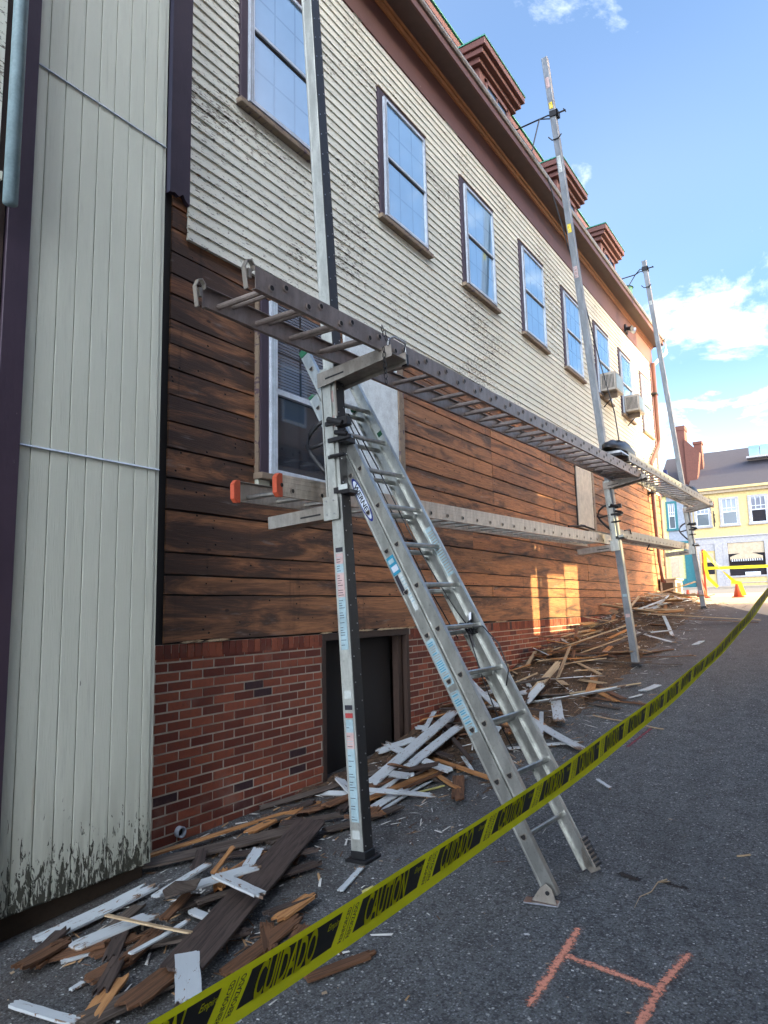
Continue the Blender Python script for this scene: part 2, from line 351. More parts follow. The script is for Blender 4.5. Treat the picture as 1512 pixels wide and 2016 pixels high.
def b_wchips(t, b):
    r = ISL(t)
    col = mixc(t, ramp(t, r, (.70, .72)), (.62, .63, .62), (.38, .28, .18))
    t.links.new(col, b.inputs['Base Color']); b.inputs['Roughness'].default_value = .7
mat('paint_chips', build=b_wchips)

# ------------------------------------------------------------------ mesh helpers
class MB:
    def __init__(s): s.v = []; s.f = []; s.m = []; s.mats = []
    def mi(s, m):
        if m not in s.mats: s.mats.append(m)
        return s.mats.index(m)
    def add(s, vs, fs, m):
        o = len(s.v); s.v += [tuple(v) for v in vs]; k = s.mi(m)
        for f in fs: s.f.append(tuple(i+o for i in f)); s.m.append(k)
    def box(s, a, b, m, rot=None, org=None):
        (x0, y0, z0), (x1, y1, z1) = a, b
        vs = [(x, y, z) for z in (z0, z1) for y in (y0, y1) for x in (x0, x1)]
        if rot is not None: vs = [tuple(rot @ Vector(v) + (org or Vector())) for v in vs]
        s.add(vs, [(0, 2, 3, 1), (4, 5, 7, 6), (0, 1, 5, 4), (2, 6, 7, 3), (0, 4, 6, 2), (1, 3, 7, 5)], m)
    def frame(s, o, X, Y, Z, a, b, m):   # box in a local frame
        (x0, y0, z0), (x1, y1, z1) = a, b
        vs = [o + X*x + Y*y + Z*z for z in (z0, z1) for y in (y0, y1) for x in (x0, x1)]
        fs = [(0, 2, 3, 1), (4, 5, 7, 6), (0, 1, 5, 4), (2, 6, 7, 3), (0, 4, 6, 2), (1, 3, 7, 5)]
        if X.cross(Y).dot(Z) < 0: fs = [f[::-1] for f in fs]
        s.add(vs, fs, m)
    def tube(s, pts, r, m, n=8, cap=True):
        pts = [Vector(p) for p in pts]; rings = []
        up = Vector((0, 0, 1))
        for i, p in enumerate(pts):
            d = (pts[min(i+1, len(pts)-1)] - pts[max(i-1, 0)]).normalized()
            a = d.cross(up if abs(d.z) < .95 else Vector((1, 0, 0))).normalized(); b = a.cross(d)
            rr = r[i] if isinstance(r, (list, tuple)) else r
            rings.append([p + a*(rr*math.cos(q*2*math.pi/n)) + b*(rr*math.sin(q*2*math.pi/n)) for q in range(n)])
        vs = [v for R in rings for v in R]; fs = []
        for i in range(len(pts)-1):
            for q in range(n):
                fs.append((i*n+q, (i+1)*n+q, (i+1)*n+(q+1) % n, i*n+(q+1) % n))
        if cap: fs.append(tuple(range(n))); fs.append(tuple(reversed(range((len(pts)-1)*n, len(pts)*n))))
        s.add(vs, fs, m)
    def poly(s, pts, m): s.add(pts, [tuple(range(len(pts)))], m)
    def prism(s, pts, ext, m):   # pts: planar polygon, ext: vector
        n = len(pts); e = Vector(ext); vs = [Vector(p) for p in pts] + [Vector(p)+e for p in pts]
        s.add(vs, [tuple(range(n)), tuple(reversed(range(n, 2*n)))] + [(i, i+n, (i+1) % n + n, (i+1) % n) for i in range(n)], m)
    def build(s, name, parent=None, bevel=0, smooth=False, link=True):
        me = bpy.data.meshes.new(name)
        off = parent_loc(parent)
        me.from_pydata([tuple(Vector(v)-off) for v in s.v] if parent else s.v, [], s.f)
        for m in s.mats: me.materials.append(MATS[m])
        me.polygons.foreach_set('material_index', s.m)
        if smooth: me.polygons.foreach_set('use_smooth', [True]*len(s.f))
        me.update(); o = bpy.data.objects.new(name, me); COL.objects.link(o)
        if parent: o.parent = parent
        if bevel:
            bv = o.modifiers.new('bevel', 'BEVEL'); bv.width = bevel; bv.segments = 1; bv.limit_method = 'ANGLE'; bv.angle_limit = math.radians(40)
        return o
def parent_loc(p):
    v = Vector((0, 0, 0))
    while p is not None: v += p.location; p = p.parent
    return v
def tag(o, label=None, cat=None, group=None, kind=None):
    if label: o['label'] = label
    if cat: o['category'] = cat
    if group: o['group'] = group
    if kind: o['kind'] = kind
    return o
def thing(name, loc, label, cat, group=None):
    o = bpy.data.objects.new(name, None); COL.objects.link(o); o.location = loc; o.empty_display_size = .2
    return tag(o, label, cat, group)
def one(b, name, label, cat, group=None, bevel=0, smooth=False):
    return tag(b.build(name, None, bevel, smooth), label, cat, group)
rnd = random.Random(7)
def V(*a): return Vector(a)

# ------------------------------------------------------------------ ground
GY = [-40, -10, 0, 2, 3.3, 5, 6.5, 8.5, 10.6, 13.5, 16.7, 18, 24, 46, 120]; GZ = [-2.2, -.6, -.18, -.09, -.01, .03, .14, .36, .64, 1.0, 1.40, 1.47, 1.66, 2.34, 4.6]
_y = np.arange(-40, 120, .25); _z = np.convolve(np.pad(np.interp(_y, GY, GZ), 2, 'edge'), np.ones(5)/5, 'valid')
def G(y): return float(np.interp(y, _y, _z))
def gsheet(name, xs, ys, m, dz=0, label=None, yfun=None):
    vs = []; fs = []; nx = len(xs)
    for j, y in enumerate(ys):
        for i, x in enumerate(xs):
            yy = y if yfun is None else yfun(x, y)
            vs.append((x, yy, G(yy)+dz))
    for j in range(len(ys)-1):
        for i in range(nx-1):
            a = j*nx+i; fs.append((a, a+1, a+1+nx, a+nx))
    b = MB(); b.add(vs, fs, m); o = b.build(name); o['kind'] = 'structure'
    return o
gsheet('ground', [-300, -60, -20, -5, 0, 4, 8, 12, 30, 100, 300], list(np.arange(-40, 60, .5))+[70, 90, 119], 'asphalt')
# sunlit beige painted on the side street, near edge set on the sun boundary
def sun_edge(x, y):
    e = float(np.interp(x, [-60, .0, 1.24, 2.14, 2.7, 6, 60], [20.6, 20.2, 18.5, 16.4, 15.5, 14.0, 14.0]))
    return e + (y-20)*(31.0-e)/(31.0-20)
gsheet('sunlit_street', [-60, -20, -5, 0, .6, 1.24, 1.7, 2.14, 2.7, 4, 6, 20, 60], list(np.linspace(20, 31, 23)), 'sunlit_beige', .006, yfun=sun_edge)
gsheet('road', [-60, -20, -5, 0, 5, 10, 60], list(np.linspace(31, 43.5, 24)), 'road', .010)
gsheet('pavement', [-60, -20, -5, 0, 5, 10, 60], list(np.linspace(43.5, 46.2, 8)), 'pavement', .12)
b = MB(); b.box((-60, 43.4, 2.0), (60, 43.52, G(43.5)+.121), 'pavement'); tag(b.build('kerb'), kind='structure')

# ------------------------------------------------------------------ main building
WY0, WY1 = 3.27, 19.75
bld = thing('clapboard_building', (0, 0, 0), 'long wooden building stripped to bare boards below its peeling cream clapboards', 'building')
HOLE = (5.03, 6.53, -1, 1.335)    # doorway in the brickwork
# bricks
b = MB(); bm = MB()
BW, BH, JT = .200, .0555, .0125
z = -.14; row = 0
rows = []
while z < 1.215: rows.append(z); z += .0677
for k, z in enumerate(rows):
    y = 3.20 + (.107 if k % 2 else 0) - BW
    while y < WY1:
        y0, y1 = max(y, 3.205), min(y+BW, WY1)
        if y1 - y0 > .03:
            segs = [(y0, y1)]
            if z < HOLE[3]:
                segs = []
                if y0 < HOLE[0]: segs.append((y0, min(y1, HOLE[0])))
                if y1 > HOLE[1]: segs.append((max(y0, HOLE[1]), y1))
            for a, c in segs:
                if c-a > .02 and z+.06 > G((a+c)/2)-.02:
                    j = rnd.uniform(-.0025, .003); k1 = rnd.uniform(-.0015, .0015)
                    b.box((-.05, a+k1, z), (.008+j, c-.001, z+BH), 'brick')
        y += BW+JT
y = 3.205
while y < WY1:
    if not (HOLE[0]-.03 < y < HOLE[1]): b.box((-.05, y, 1.232), (.012+rnd.uniform(-.002, .003), y+.058, 1.232+.098), 'brick')
    y += .058+.0107
b.build('brick_course', bld)
bm.box((-.06, 3.20, -.5), (.004, HOLE[0]-.004, 1.331), 'mortar'); bm.box((-.06, HOLE[1]+.004, -.5), (.004, WY1, 1.331), 'mortar')
bm.build('mortar_bed', bld)
# doorway
b = MB()
b.box((-.10, 5.03, -.3), (.012, 5.085, 1.30), 'dark_wood'); b.box((-.10, 6.475, -.3), (.012, 6.53, 1.30), 'dark_wood'); b.box((-.10, 5.03, 1.27), (.016, 6.53, 1.334), 'dark_wood')
b.box((-.10, 6.36, -.3), (-.03, 6.44, 1.27), 'dark_wood')
dr = b.build('doorway_frame', bld, bevel=.003)
b = MB(); b.box((-.9, 5.0, -.3), (-.86, 6.6, 1.4), 'dark'); b.box((-.16, 5.086, -.3), (-.13, 6.359, 1.269), 'dark'); b.box((-.129, 5.7, -.3), (-.12, 5.73, 1.26), 'dark_wood'); b.box((-.9, 4.96, -.3), (-.1, 5.0, 1.4), 'dark'); b.box((-.9, 6.56, -.3), (-.1, 6.6, 1.4), 'dark_wood'); b.box((-.9, 4.96, 1.36), (-.1, 6.6, 1.4), 'dark')  # dark sheet across the opening, its unlit depth put into the colour
for k in range(5): b.box((-.60+.01*k, 5.1+k*.26, -.2), (-.57+.01*k, 5.34+k*.26, 1.2), 'dark_wood')
b.build('cellar_recess', bld)
# sheathing boards
levels = [1.345, 1.675, 1.82, 1.98, 2.29, 2.52, 2.74, 2.94, 3.14, 3.34, 3.53, 3.72, 3.92, 4.08, 4.26, 4.45, 4.62, 4.80]
b = MB()
JO = {0: (12.6, 16.2), 1: (8.75, 14.0), 2: (10.4, 17.0), 3: (7.55, 13.0), 4: (8.2, 14.9)}
for i in range(len(levels)-1):
    z0, z1 = levels[i]+.005, levels[i+1]-.005
    js = list(JO.get(i, ())) or ([8.92, 11.6, 15.0, 17.8] if i % 2 else [8.92+rnd.uniform(-.01, .01), 13.9+rnd.uniform(-.5, .5), 17.1])
    if 8 <= i: js = [8.9, 11.3+(i % 4)*.7, 15.2]
    ys = [3.27]+js+[WY1]
    for a, c in zip(ys[:-1], ys[1:]):
        a2, c2 = a+.004, c-.004
        n = max(2, int((c2-a2)/.35)); xs = .006+rnd.uniform(-.004, .006)
        e0 = [rnd.gauss(0, .0022) for _ in range(n+1)]; e1 = [rnd.gauss(0, .0022) for _ in range(n+1)]
        if i == 0: e0 = [rnd.uniform(-.010, .010) for _ in range(n+1)]
        vs = []
        for q in range(n+1):
            y = a2+(c2-a2)*q/n; w = xs+rnd.gauss(0, .0012)
            vs += [(w-.02, y, z0+e0[q]), (w, y, z0+.003+e0[q]), (w+rnd.gauss(0, .0008), y, (z0+z1)/2), (w, y, z1-.003+e1[q]), (w-.02, y, z1+e1[q])]
        fs = [(q*5+k, (q+1)*5+k, (q+1)*5+k+1, q*5+k+1) for q in range(n) for k in range(4)] + [(0, 1, 2, 3, 4), tuple(n*5+k for k in (4, 3, 2, 1, 0))]
        b.add(vs, fs, 'sheathing')
b.build('board_sheathing', bld)
b = MB(); b.box((-.20, 3.205, 1.336), (-.012, WY1-.01, 8.6), 'dark'); b.box((-8, 3.21, 1.0), (-.205, WY1-.02, 8.7), 'dark_wood')
b.build('wall_core', bld)
# torn lower edge of sheathing: pale splinters on the brick ledge
b = MB()
for k in range(26):
    y = rnd.choice([rnd.uniform(3.3, 3.8), rnd.uniform(5.0, 6.5), rnd.uniform(6.5, 9)])
    L = rnd.uniform(.05, .22); x = rnd.uniform(.012, .03); z = 1.338
    b.add([(0, y, z), (x, y+L*.3, z-.004), (x, y+L, z+.006), (0, y+L, z+.010), (.0, y+L*.5, z+.02)], [(0, 1, 2, 3, 4)], 'board_t')
b.build('splinter_edge', bld)
# clapboards
b = MB(); EXP = .0985; z = 4.40; i = 0
FR0 = 8.14
while z < FR0+.02:
    z1 = z+EXP; y0 = 3.405
    cuts = [y0]; y = y0+rnd.uniform(.8, 3)
    while y < WY1-.4: cuts.append(y); y += rnd.uniform(1.8, 3.7)
    cuts.append(WY1-.02)
    for a, c in zip(cuts[:-1], cuts[1:]):
        n = max(2, int((c-a)/1.2)); vs = []
        jz = rnd.gauss(0, .0015)
        for q in range(n+1):
            y = a+.0012+(c-a-.0024)*q/n; w = rnd.gauss(0, .0006); bz = z+jz+rnd.gauss(0, .0005)
            if i == 0: bz += rnd.uniform(-.012, .03) if y > 3.8 else 0
            vs += [(.008, y, bz), (.036+w, y, bz), (.020, y, z1+.012)]
        fs = [(q*3+k, (q+1)*3+k, (q+1)*3+k+1, q*3+k+1) for q in range(n) for k in range(2)] + [(0, 1, 2), (n*3+2, n*3+1, n*3)]
        b.add(vs, fs, 'siding')
    z = z1; i += 1
b.build('clapboard_siding', bld)
# corner boards
b = MB(); b.prism([(-.0, 3.215, 4.70), (-.0, 3.215, 8.15), (-.0, 3.405, 8.15), (-.0, 3.405, 4.67), (0, 3.36, 4.70), (0, 3.34, 4.735), (0, 3.30, 4.70), (0, 3.26, 4.715)], (.042, 0, 0), 'purple_trim')
b.build('corner_board', bld)
b = MB(); b.box((-.02, 19.55, 4.3), (.04, 19.77, 8.15), 'brown_trim'); b.box((-.02, 19.62, 1.4), (.03, 19.77, 4.3), 'dark_wood')
b.build('corner_board', bld, .003)
b = MB(); b.box((-.05, 3.16, -.1), (-.01, 3.275, 4.72), 'dark'); b.build('corner_gap', bld)
# eaves
b = MB(); b.box((0, 3.0, FR0), (.040, 19.95, 8.62), 'brown_trim'); b.build('frieze_board', bld, .003)
b = MB(); b.prism([(.0, 3.0, 8.615), (.05, 3.0, 8.615), (.055, 3.0, 8.64), (.08, 3.0, 8.655), (.085, 3.0, 8.69), (.12, 3.0, 8.705), (.0, 3.0, 8.705)], (0, 17.0, 0), 'lit_mould'); b.build('crown_moulding', bld)
b = MB(); b.box((-.1, 3.0, 8.70), (.355, 20.0, 8.73), 'soffit'); b.build('soffit', bld)
b = MB(); b.box((.335, 3.0, 8.685), (.362, 20.03, 8.80), 'brown_trim'); b.box((-.1, 19.98, 8.685), (.335, 20.03, 8.815), 'brown_trim')
b.build('fascia', bld, .003)
b = MB()
b.prism([(.340, 3.0, 8.804), (.385, 3.0, 8.804), (.400, 3.0, 8.83), (.400, 3.0, 8.868), (.392, 3.0, 8.868), (.392, 3.0, 8.835), (.380, 3.0, 8.812), (.340, 3.0, 8.812)], (0, 17.06, 0), 'alu_dull')
b.build('gutter', bld)
# mansard roof slope, upper cornice
b = MB(); b.prism([(.335, 3.0, 8.80), (-1.05, 3.0, 10.95), (-3, 3.0, 10.95), (-3, 3, 8.84)], (0, 17.0, 0), 'dark_wood'); b.build('roof_slope', bld)
b = MB()
b.prism([(-1.30, 3, 10.92), (-1.02, 3, 10.92), (-1.02, 3, 11.10), (-.90, 3, 11.14), (-.90, 3, 11.28), (-.80, 3, 11.32), (-.80, 3, 11.45), (-1.30, 3, 11.48)], (0, 17.0, 0), 'brown_trim')
b.build('upper_cornice', bld)
mat('copper_green', (.05, .24, .17), .6)
b = MB(); b.box((-1.4, 2.98, 11.482), (-.775, 20.03, 11.507), 'copper_green'); b.build('cornice_cap', bld)
b = MB()
for d0 in (1.9, 5.7, 9.43, 13.10, 16.20):
    dm = MB(); x0 = -.22
    dm.box((-2.2, d0+.20, 9.0), (x0, d0+1.45, 10.36), 'brown_trim')
    do = dm.build('dormer', bld, .004)
    c = MB()
    c.prism([(-2.4, d0+.08, 10.34), (x0+.06, d0+.08, 10.34), (x0+.06, d0+.08, 10.44), (-2.4, d0+.08, 10.44)], (0, 1.49, 0), 'brown_trim')
    c.box((-2.4, d0+.02, 10.441), (x0+.14, d0+1.63, 10.54), 'brown_trim'); c.box((-2.4, d0-.02, 10.541), (x0+.20, d0+1.67, 10.66), 'brown_trim')
    c.build('dormer_cornice', do, .006)
    c = MB(); c.box((-2.4, d0-.035, 10.662), (x0+.215, d0+1.685, 10.685), 'copper_green'); c.build('cap_flashing', do)
    c = MB(); c.box((x0+.001, d0+.42, 9.3), (x0+.01, d0+1.22, 10.18), 'pane_dark'); c.box((x0+.001, d0+.80, 9.3), (x0+.022, d0+.84, 10.18), 'brown_trim'); c.box((x0+.001, d0+.42, 9.72), (x0+.026, d0+1.22, 9.77), 'brown_trim')
    for e in (d0+.36, d0+1.22): c.box((x0+.001, e, 9.2), (x0+.03, e+.06, 10.24), 'brown_trim')
    c.box((x0+.001, d0+.36, 10.18), (x0+.03, d0+1.28, 10.25), 'brown_trim')
    c.build('dormer_window', do)
    c = MB(); c.box((-1.35, d0+.19, 9.25), (x0-.12, d0+.199, 10.18), 'pane_dark'); c.box((x0-.12, d0+.175, 9.0), (x0+.0, d0+.199, 10.34), 'brown_trim'); c.box((-1.5, d0+.178, 10.18), (x0-.12, d0+.198, 10.34), 'brown_trim')
    c.build('side_window', do)
b = MB(); b.tube([(.1, 17.2, 8.9), (.1, 17.2, 9.35)], .16, 'copper_green', 14); b.tube([(.1, 17.2, 9.35), (.1, 17.2, 9.43)], [.19, .02], 'copper_green', 14); b.build('roof_vent', bld)
# upper windows
WYS = [3.93, 6.11, 8.157, 10.25, 12.28, 14.28, 16.21, 18.23]; WW = 1.085; WB, WT = 5.95, 7.51
for wi, y0 in enumerate(WYS):
    y1 = y0+WW; w = MB()
    w.box((.0, y0, WB), (.055, y0+.085, WT), 'purple_trim'); w.box((.0, y1-.05, WB), (.055, y1, WT), 'purple_trim')
    w.box((.0, y0+.0851, WT-.07), (.052, y1-.0501, WT), 'purple_trim'); w.box((.0, y0-.01, WT), (.065, y1+.01, WT+.018), 'weathered_trim')
    wo_ = w.build('window', bld, .003)
    f = MB(); a, c = y0+.086, y1-.051; zt = WT-.071
    f.box((.0, a, WB+.01), (.078, a+.062, zt), 'vinyl_white'); f.box((.0, c-.035, WB+.01), (.078, c, zt), 'vinyl_white'); f.box((.0, a+.0621, zt-.035), (.078, c-.0351, zt), 'vinyl_white'); f.box((.0, a+.0621, WB+.01), (.078, c-.0351, WB+.05), 'vinyl_white')
    f.box((.0, a+.020, WB+.02), (.0795, a+.026, zt-.01), 'dark_iron'); f.box((.0, a+.040, WB+.02), (.0795, a+.045, zt-.01), 'dark_iron')
    zm = (WB+WT)/2-.03
    f.box((.0, a+.0621, zm), (.074, c-.0351, zm+.030), 'vinyl_white'); f.box((.0, a+.0621, zm-.026), (.056, c-.0351, zm-.001), 'dark_iron')
    f.build('window_frame', wo_, .002)
    p = MB(); g0, g1 = a+.0622, c-.0352
    p.box((.0, g0, zm+.0301), (.058, g1, zt-.0351), 'pane'); p.box((.0, g0, WB+.0501), (.049, g1, zm-.0261), 'pane')
    for q in (1/3, 2/3):
        yy = g0+(g1-g0)*q
        p.box((.0500, yy-.011, WB+.052), (.0502, yy+.011, zm-.027), 'pane_bar'); p.box((.0590, yy-.010, zm+.031), (.0592, yy+.010, zt-.036), 'pane_bar')
    for (lo_, hi_, xx) in ((WB+.05, zm-.026, .0494), (zm+.03, zt-.035, .0584)):
        zz = (lo_+hi_)/2; p.box((xx, g0+.001, zz-.010), (xx+.0002, g1-.001, zz+.010), 'pane_bar')
    p.build('pane', wo_)
    s = MB(); s.box((.0, y0-.03, WB-.075), (.095, y1+.045, WB-.022), 'weathered_trim'); s.box((.0, y0+.0, WB-.021), (.075, y1, WB-.001), 'purple_trim'); s.build('sill', wo_, .005)
# lower window with blinds
y0, y1, zb, zt = 4.18, 5.30, 2.66, 4.22
w = MB(); w.box((0, y0, zb), (.06, y0+.10, zt), 'purple_trim'); w.box((0, y1-.10, zb), (.06, y1, zt), 'purple_trim'); w.box((0, y0-.022, zb), (.05, y0-.002, zt), 'weathered_trim')
w1 = w.build('window', bld, .003)
a, c = y0+.101, y1-.101; zm = 3.40
f = MB(); f.box((0, a, zb+.03), (.085, a+.085, zt), 'vinyl_white'); f.box((0, c-.04, zb+.03), (.085, c, zt), 'vinyl_white'); f.box((0, a+.0851, zb+.03), (.083, c-.0401, zb+.075), 'vinyl_white'); f.box((0, a+.0851, zm), (.078, c-.0401, zm+.05), 'vinyl_white')
for q in (.025, .05): f.box((0, a+q, zb+.04), (.0865, a+q+.006, zt), 'sticker_blue')
f.build('window_frame', w1, .003)
p = MB(); g0, g1 = a+.0852, c-.0402
p.box((0, g0, zb+.076), (.045, g1, zm-.001), 'pane_low')
z = zm+.051
while z < zt: p.box((0, g0, z), (.055, g1, z+.020), 'pane_blind'); p.box((0, g0, z+.0201), (.054, g1, z+.0279), 'pane_low'); z += .028
for q in (.42,): yy = g0+(g1-g0)*q; p.box((.056, yy-.014, zm+.052), (.0563, yy+.014, zt), 'pane_dark'); p.box((.046, yy-.014, zb+.077), (.0463, yy+.014, zm-.002), 'pane_dark')
p.box((.0558, g0, 3.78), (.0561, g1, 3.80), 'pane_dark'); p.box((.0458, g0, 2.98), (.0461, g1, 3.0), 'pane_dark')
p.build('pane', w1)
s = MB(); s.box((0, y0-.035, zb-.03), (.11, y1+.03, zb+.022), 'weathered_trim'); s.box((0, y0-.0, zb+.0221), (.085, y1, zb+.0295), 'purple_trim'); s.box((0, y0-.02, zb-.14), (.05, y0+.12, zb-.0301), 'groove_panel'); s.box((0, y0+.13, zb-.10), (.03, y1, zb-.0301), 'weathered_trim'); s.build('sill', w1, .006)
# boarded openings
mat('grey_panel', (.68, .74, .76), .6); mat('beige_panel', (.52, .47, .40), .7)
b = MB(); b.box((0, 5.42, 2.72), (.03, 6.40, 4.4), 'grey_panel'); b.box((0, 6.401, 2.70), (.045, 6.51, 4.4), 'weathered_trim'); b.box((0, 6.511, 2.75), (.02, 6.53, 4.4), 'dark'); tag(b.build('boarded_window', bld, .003), 'grey sheet boarded over a window opening')
b = MB(); b.box((0, 12.58, 2.96), (.03, 13.50, 4.4), 'beige_panel'); b.box((0, 13.501, 2.94), (.045, 13.62, 4.4), 'weathered_trim'); b.box((0, 12.53, 2.96), (.02, 12.579, 4.4), 'dark'); tag(b.build('boarded_window', bld, .003), 'beige sheet boarded over a window opening')
# downspout, lamp, pipe
b = MB(); b.tube([(.12, 19.62, 8.1), (.12, 19.62, 5.95), (.12, 19.5, 5.75), (.12, 18.5, 5.1), (.12, 18.38, 4.9), (.12, 18.42, 3.9), (.12, 18.6, 2.6), (.12, 18.75, 2.1), (.30, 18.9, 2.0)], .055, 'brown_trim', 10)
for z in (7.2, 4.3): b.box((.0, 19.5 if z > 6 else 18.3, z), (.18, 19.74 if z > 6 else 18.52, z+.05), 'dark_iron')
b.build('downspout', bld, smooth=True)
b = MB(); b.tube([(.42, 19.98, 8.86), (.42, 19.98, 8.45), (.20, 19.80, 8.2), (.12, 19.64, 8.05)], .05, 'vinyl_white', 10); b.build('gutter_outlet', bld, smooth=True)
b = MB(); b.box((.04, 17.0, 8.16), (.08, 17.2, 8.36), 'dark_iron'); b.tube([(.08, 17.06, 8.26), (.22, 17.02, 8.22)], [.03, .07], 'black_plastic', 12); b.tube([(.08, 17.2, 8.3), (.22, 17.3, 8.25)], [.03, .08], 'vinyl_white', 12); b.build('wall_lamp', bld)
b = MB()
R = [(math.cos(q*math.pi/12), math.sin(q*math.pi/12)) for q in range(24)]
for (r0, r1, x0, x1) in ((.030, .037, -.02, .045),):
    vs = [(x1, 3.43+r1*a, .058+r1*c) for a, c in R]+[(x1, 3.43+r0*a, .058+r0*c) for a, c in R]+[(x0, 3.43+r1*a, .058+r1*c) for a, c in R]+[(x0, 3.43+r0*a, .058+r0*c) for a, c in R]
    fs = []
    for q in range(24):
        n = (q+1) % 24; fs += [(q, n, 24+n, 24+q), (q, 48+q, 48+n, n), (24+q, 24+n, 72+n, 72+q)]
    b.add(vs, fs, 'vinyl_white')
b.poly([(.013, 3.43+.031*a, .058+.031*c) for a, c in R], 'dark'); b.build('drain_pipe', bld)
# air conditioners
for k, (y, lab) in enumerate(((14.42, 'nearer grey window air conditioner, in the sixth upper window, behind the middle pole'), (16.36, 'farther grey window air conditioner, in the seventh upper window next to the building end'))):
    t = thing('air_conditioner', (.07, y, 5.98), lab, 'air conditioner', 'window air conditioners')
    b = MB(); b.box((.074, y, 5.98), (.40, y+.56, 6.37), 'alu_dull')
    b.build('housing', t, .01)
    b = MB()
    for q in range(9): b.box((.12+q*.028, y-.004, 6.03), (.134+q*.028, y+.002, 6.32), 'dark_iron')
    b.build('side_louvre', t)
    b = MB(); b.box((.399, y+.04, 6.02), (.406, y+.52, 6.33), 'sticker_blue'); b.build('coil_grille', t)
    b = MB(); b.box((.08, y+.20, 5.86), (.36, y+.23, 5.978), 'weathered_trim'); b.tube([(.05, y+.24, 5.70), (.33, y+.24, 5.97)], .012, 'dark_iron', 6); b.build('support_bracket', t)

# ------------------------------------------------------------------ grooved building at the left
gb = thing('grooved_panel_building', (.2, 2.0, 0), 'pale vertical grooved panel wall with flaking foot projecting beside the brickwork', 'building')
ge = [1.995, 2.068, 2.180, 2.292, 2.404, 2.515, 2.627, 2.740, 2.842, 2.905]
b = MB()
for (z0, z1) in ((.065, 2.47), (2.478, 4.756), (4.764, 8.5)):
    for a, c in zip(ge[:-1], ge[1:]):
        b.box((.30, a+.0035, z0), (.345, c-.0035, z1), 'groove_panel')
b.build('grooved_panel', gb, .0015)
b = MB(); b.box((.1, 1.99, .05), (.325, 2.90, 8.5), 'groove_panel'); b.build('panel_backing', gb)
b = MB(); b.prism([(.33, 1.99, 2.470), (.356, 1.99, 2.470), (.35, 1.99, 2.480), (.33, 1.99, 2.480)], (0, .935, 0), 'vinyl_white'); b.prism([(.33, 1.99, 4.756), (.356, 1.99, 4.756), (.35, 1.99, 4.766), (.33, 1.99, 4.766)], (0, .935, 0), 'vinyl_white'); b.build('joint_flashing', gb)
b = MB(); b.box((.1, 2.9055, .06), (.338, 2.935, 8.5), 'groove_panel'); b.box((.12, 2.936, .5), (.30, 2.965, 8.5), 'weathered_trim'); b.build('edge_trim', gb, .002)
b = MB(); b.box((-3, -3, -.8), (.27, 2.93, .0651), 'foundation'); b.build('foundation', gb)
b = MB(); b.box((.20, 1.86, -.1), (.375, 1.992, 8.6), 'purple_trim'); b.build('corner_post', gb, .004)
b = MB(); b.tube([(.45, 1.83, 3.75), (.45, 1.83, 9)], .038, 'sticker_blue', 14); b.build('downspout', gb, smooth=True)
b = MB(); b.box((.1, -1.5, .1), (.36, 1.85, 8.6), 'dark_wood')
for k in range(9): b.box((.36, 1.79-.12*k-.112, 3.62 if k == 0 else .2), (.385, 1.79-.12*k, 8.6), 'siding')
b.box((.36, .5, 3.9), (.392, 1.81, 3.95), 'siding'); b.build('side_wall', gb)

# ------------------------------------------------------------------ unseen wall added on the sun side: shades alley, slots shape sun patches
def wall_holes(b, x0, x1, Y0, Y1, Z0, Z1, holes, m):
    ys = sorted({Y0, Y1, *[h[0] for h in holes], *[h[1] for h in holes]}); zs = sorted({Z0, Z1, *[h[2] for h in holes], *[h[3] for h in holes]})
    for a, c in zip(ys[:-1], ys[1:]):
        run = None
        for e, f in zip(zs[:-1], zs[1:]):
            ins = any(h[0] <= a and c <= h[1] and h[2] <= e and f <= h[3] for h in holes)
            if not ins:
                if run is None: run = e
            if ins and run is not None: b.box((x0, a, run), (x1, c, e), m); run = None
        if run is not None: b.box((x0, a, run), (x1, c, zs[-1]), m)
mat('blocker_wall', (.24, .18, .15), .8)
XO = 9.0; sy, sz = SUN.y/SUN.x, SUN.z/SUN.x
def hole(x, y0, y1, z0, z1): d = XO-x; return (y0+sy*d, y1+sy*d, z0+sz*d, z1+sz*d)
holes = [hole(0, 10.14, 10.42, 1.12, 2.02), hole(0, 10.85, 11.64, 1.12, 2.05), hole(0, 11.68, 12.38, 1.12, 2.24), hole(1.6, 9.9, 13.5, 3.60, 3.80), hole(1.2, 10.50, 10.70, 2.15, 2.85)]  # slots set along the sun direction to shape light on wall and rails
ob = thing('opposite_sun_blocker', (9.05, 2, 0), 'unseen open-backed wall added at the right to shade the alley, slotted for sun patches', 'building')
b = MB(); wall_holes(b, XO, XO+.05, -16, 19.3, -1.5, 15.2, holes, 'blocker_wall'); b.build('wall', ob)
b = MB(); b.box((XO, 19.25, -.5), (XO+7, 19.3, 15.2), 'blocker_wall'); b.box((XO-.2, -16, 15.201), (XO+.3, 19.35, 15.4), 'brown_trim'); b.build('end_wall', ob)
for y in (-6, -3, 0, 3, 6, 9, 14.5, 16.5):  # closed window panels on the added wall
    for z in (1.5, 6.9):
        b = MB(); b.box((XO-.03, y, z), (XO-.004, y+1.1, z+1.7), 'vinyl_white'); b.box((XO-.034, y+.1, z+.1), (XO-.031, y+1.0, z+1.6), 'pane_dark'); b.build('window', ob)

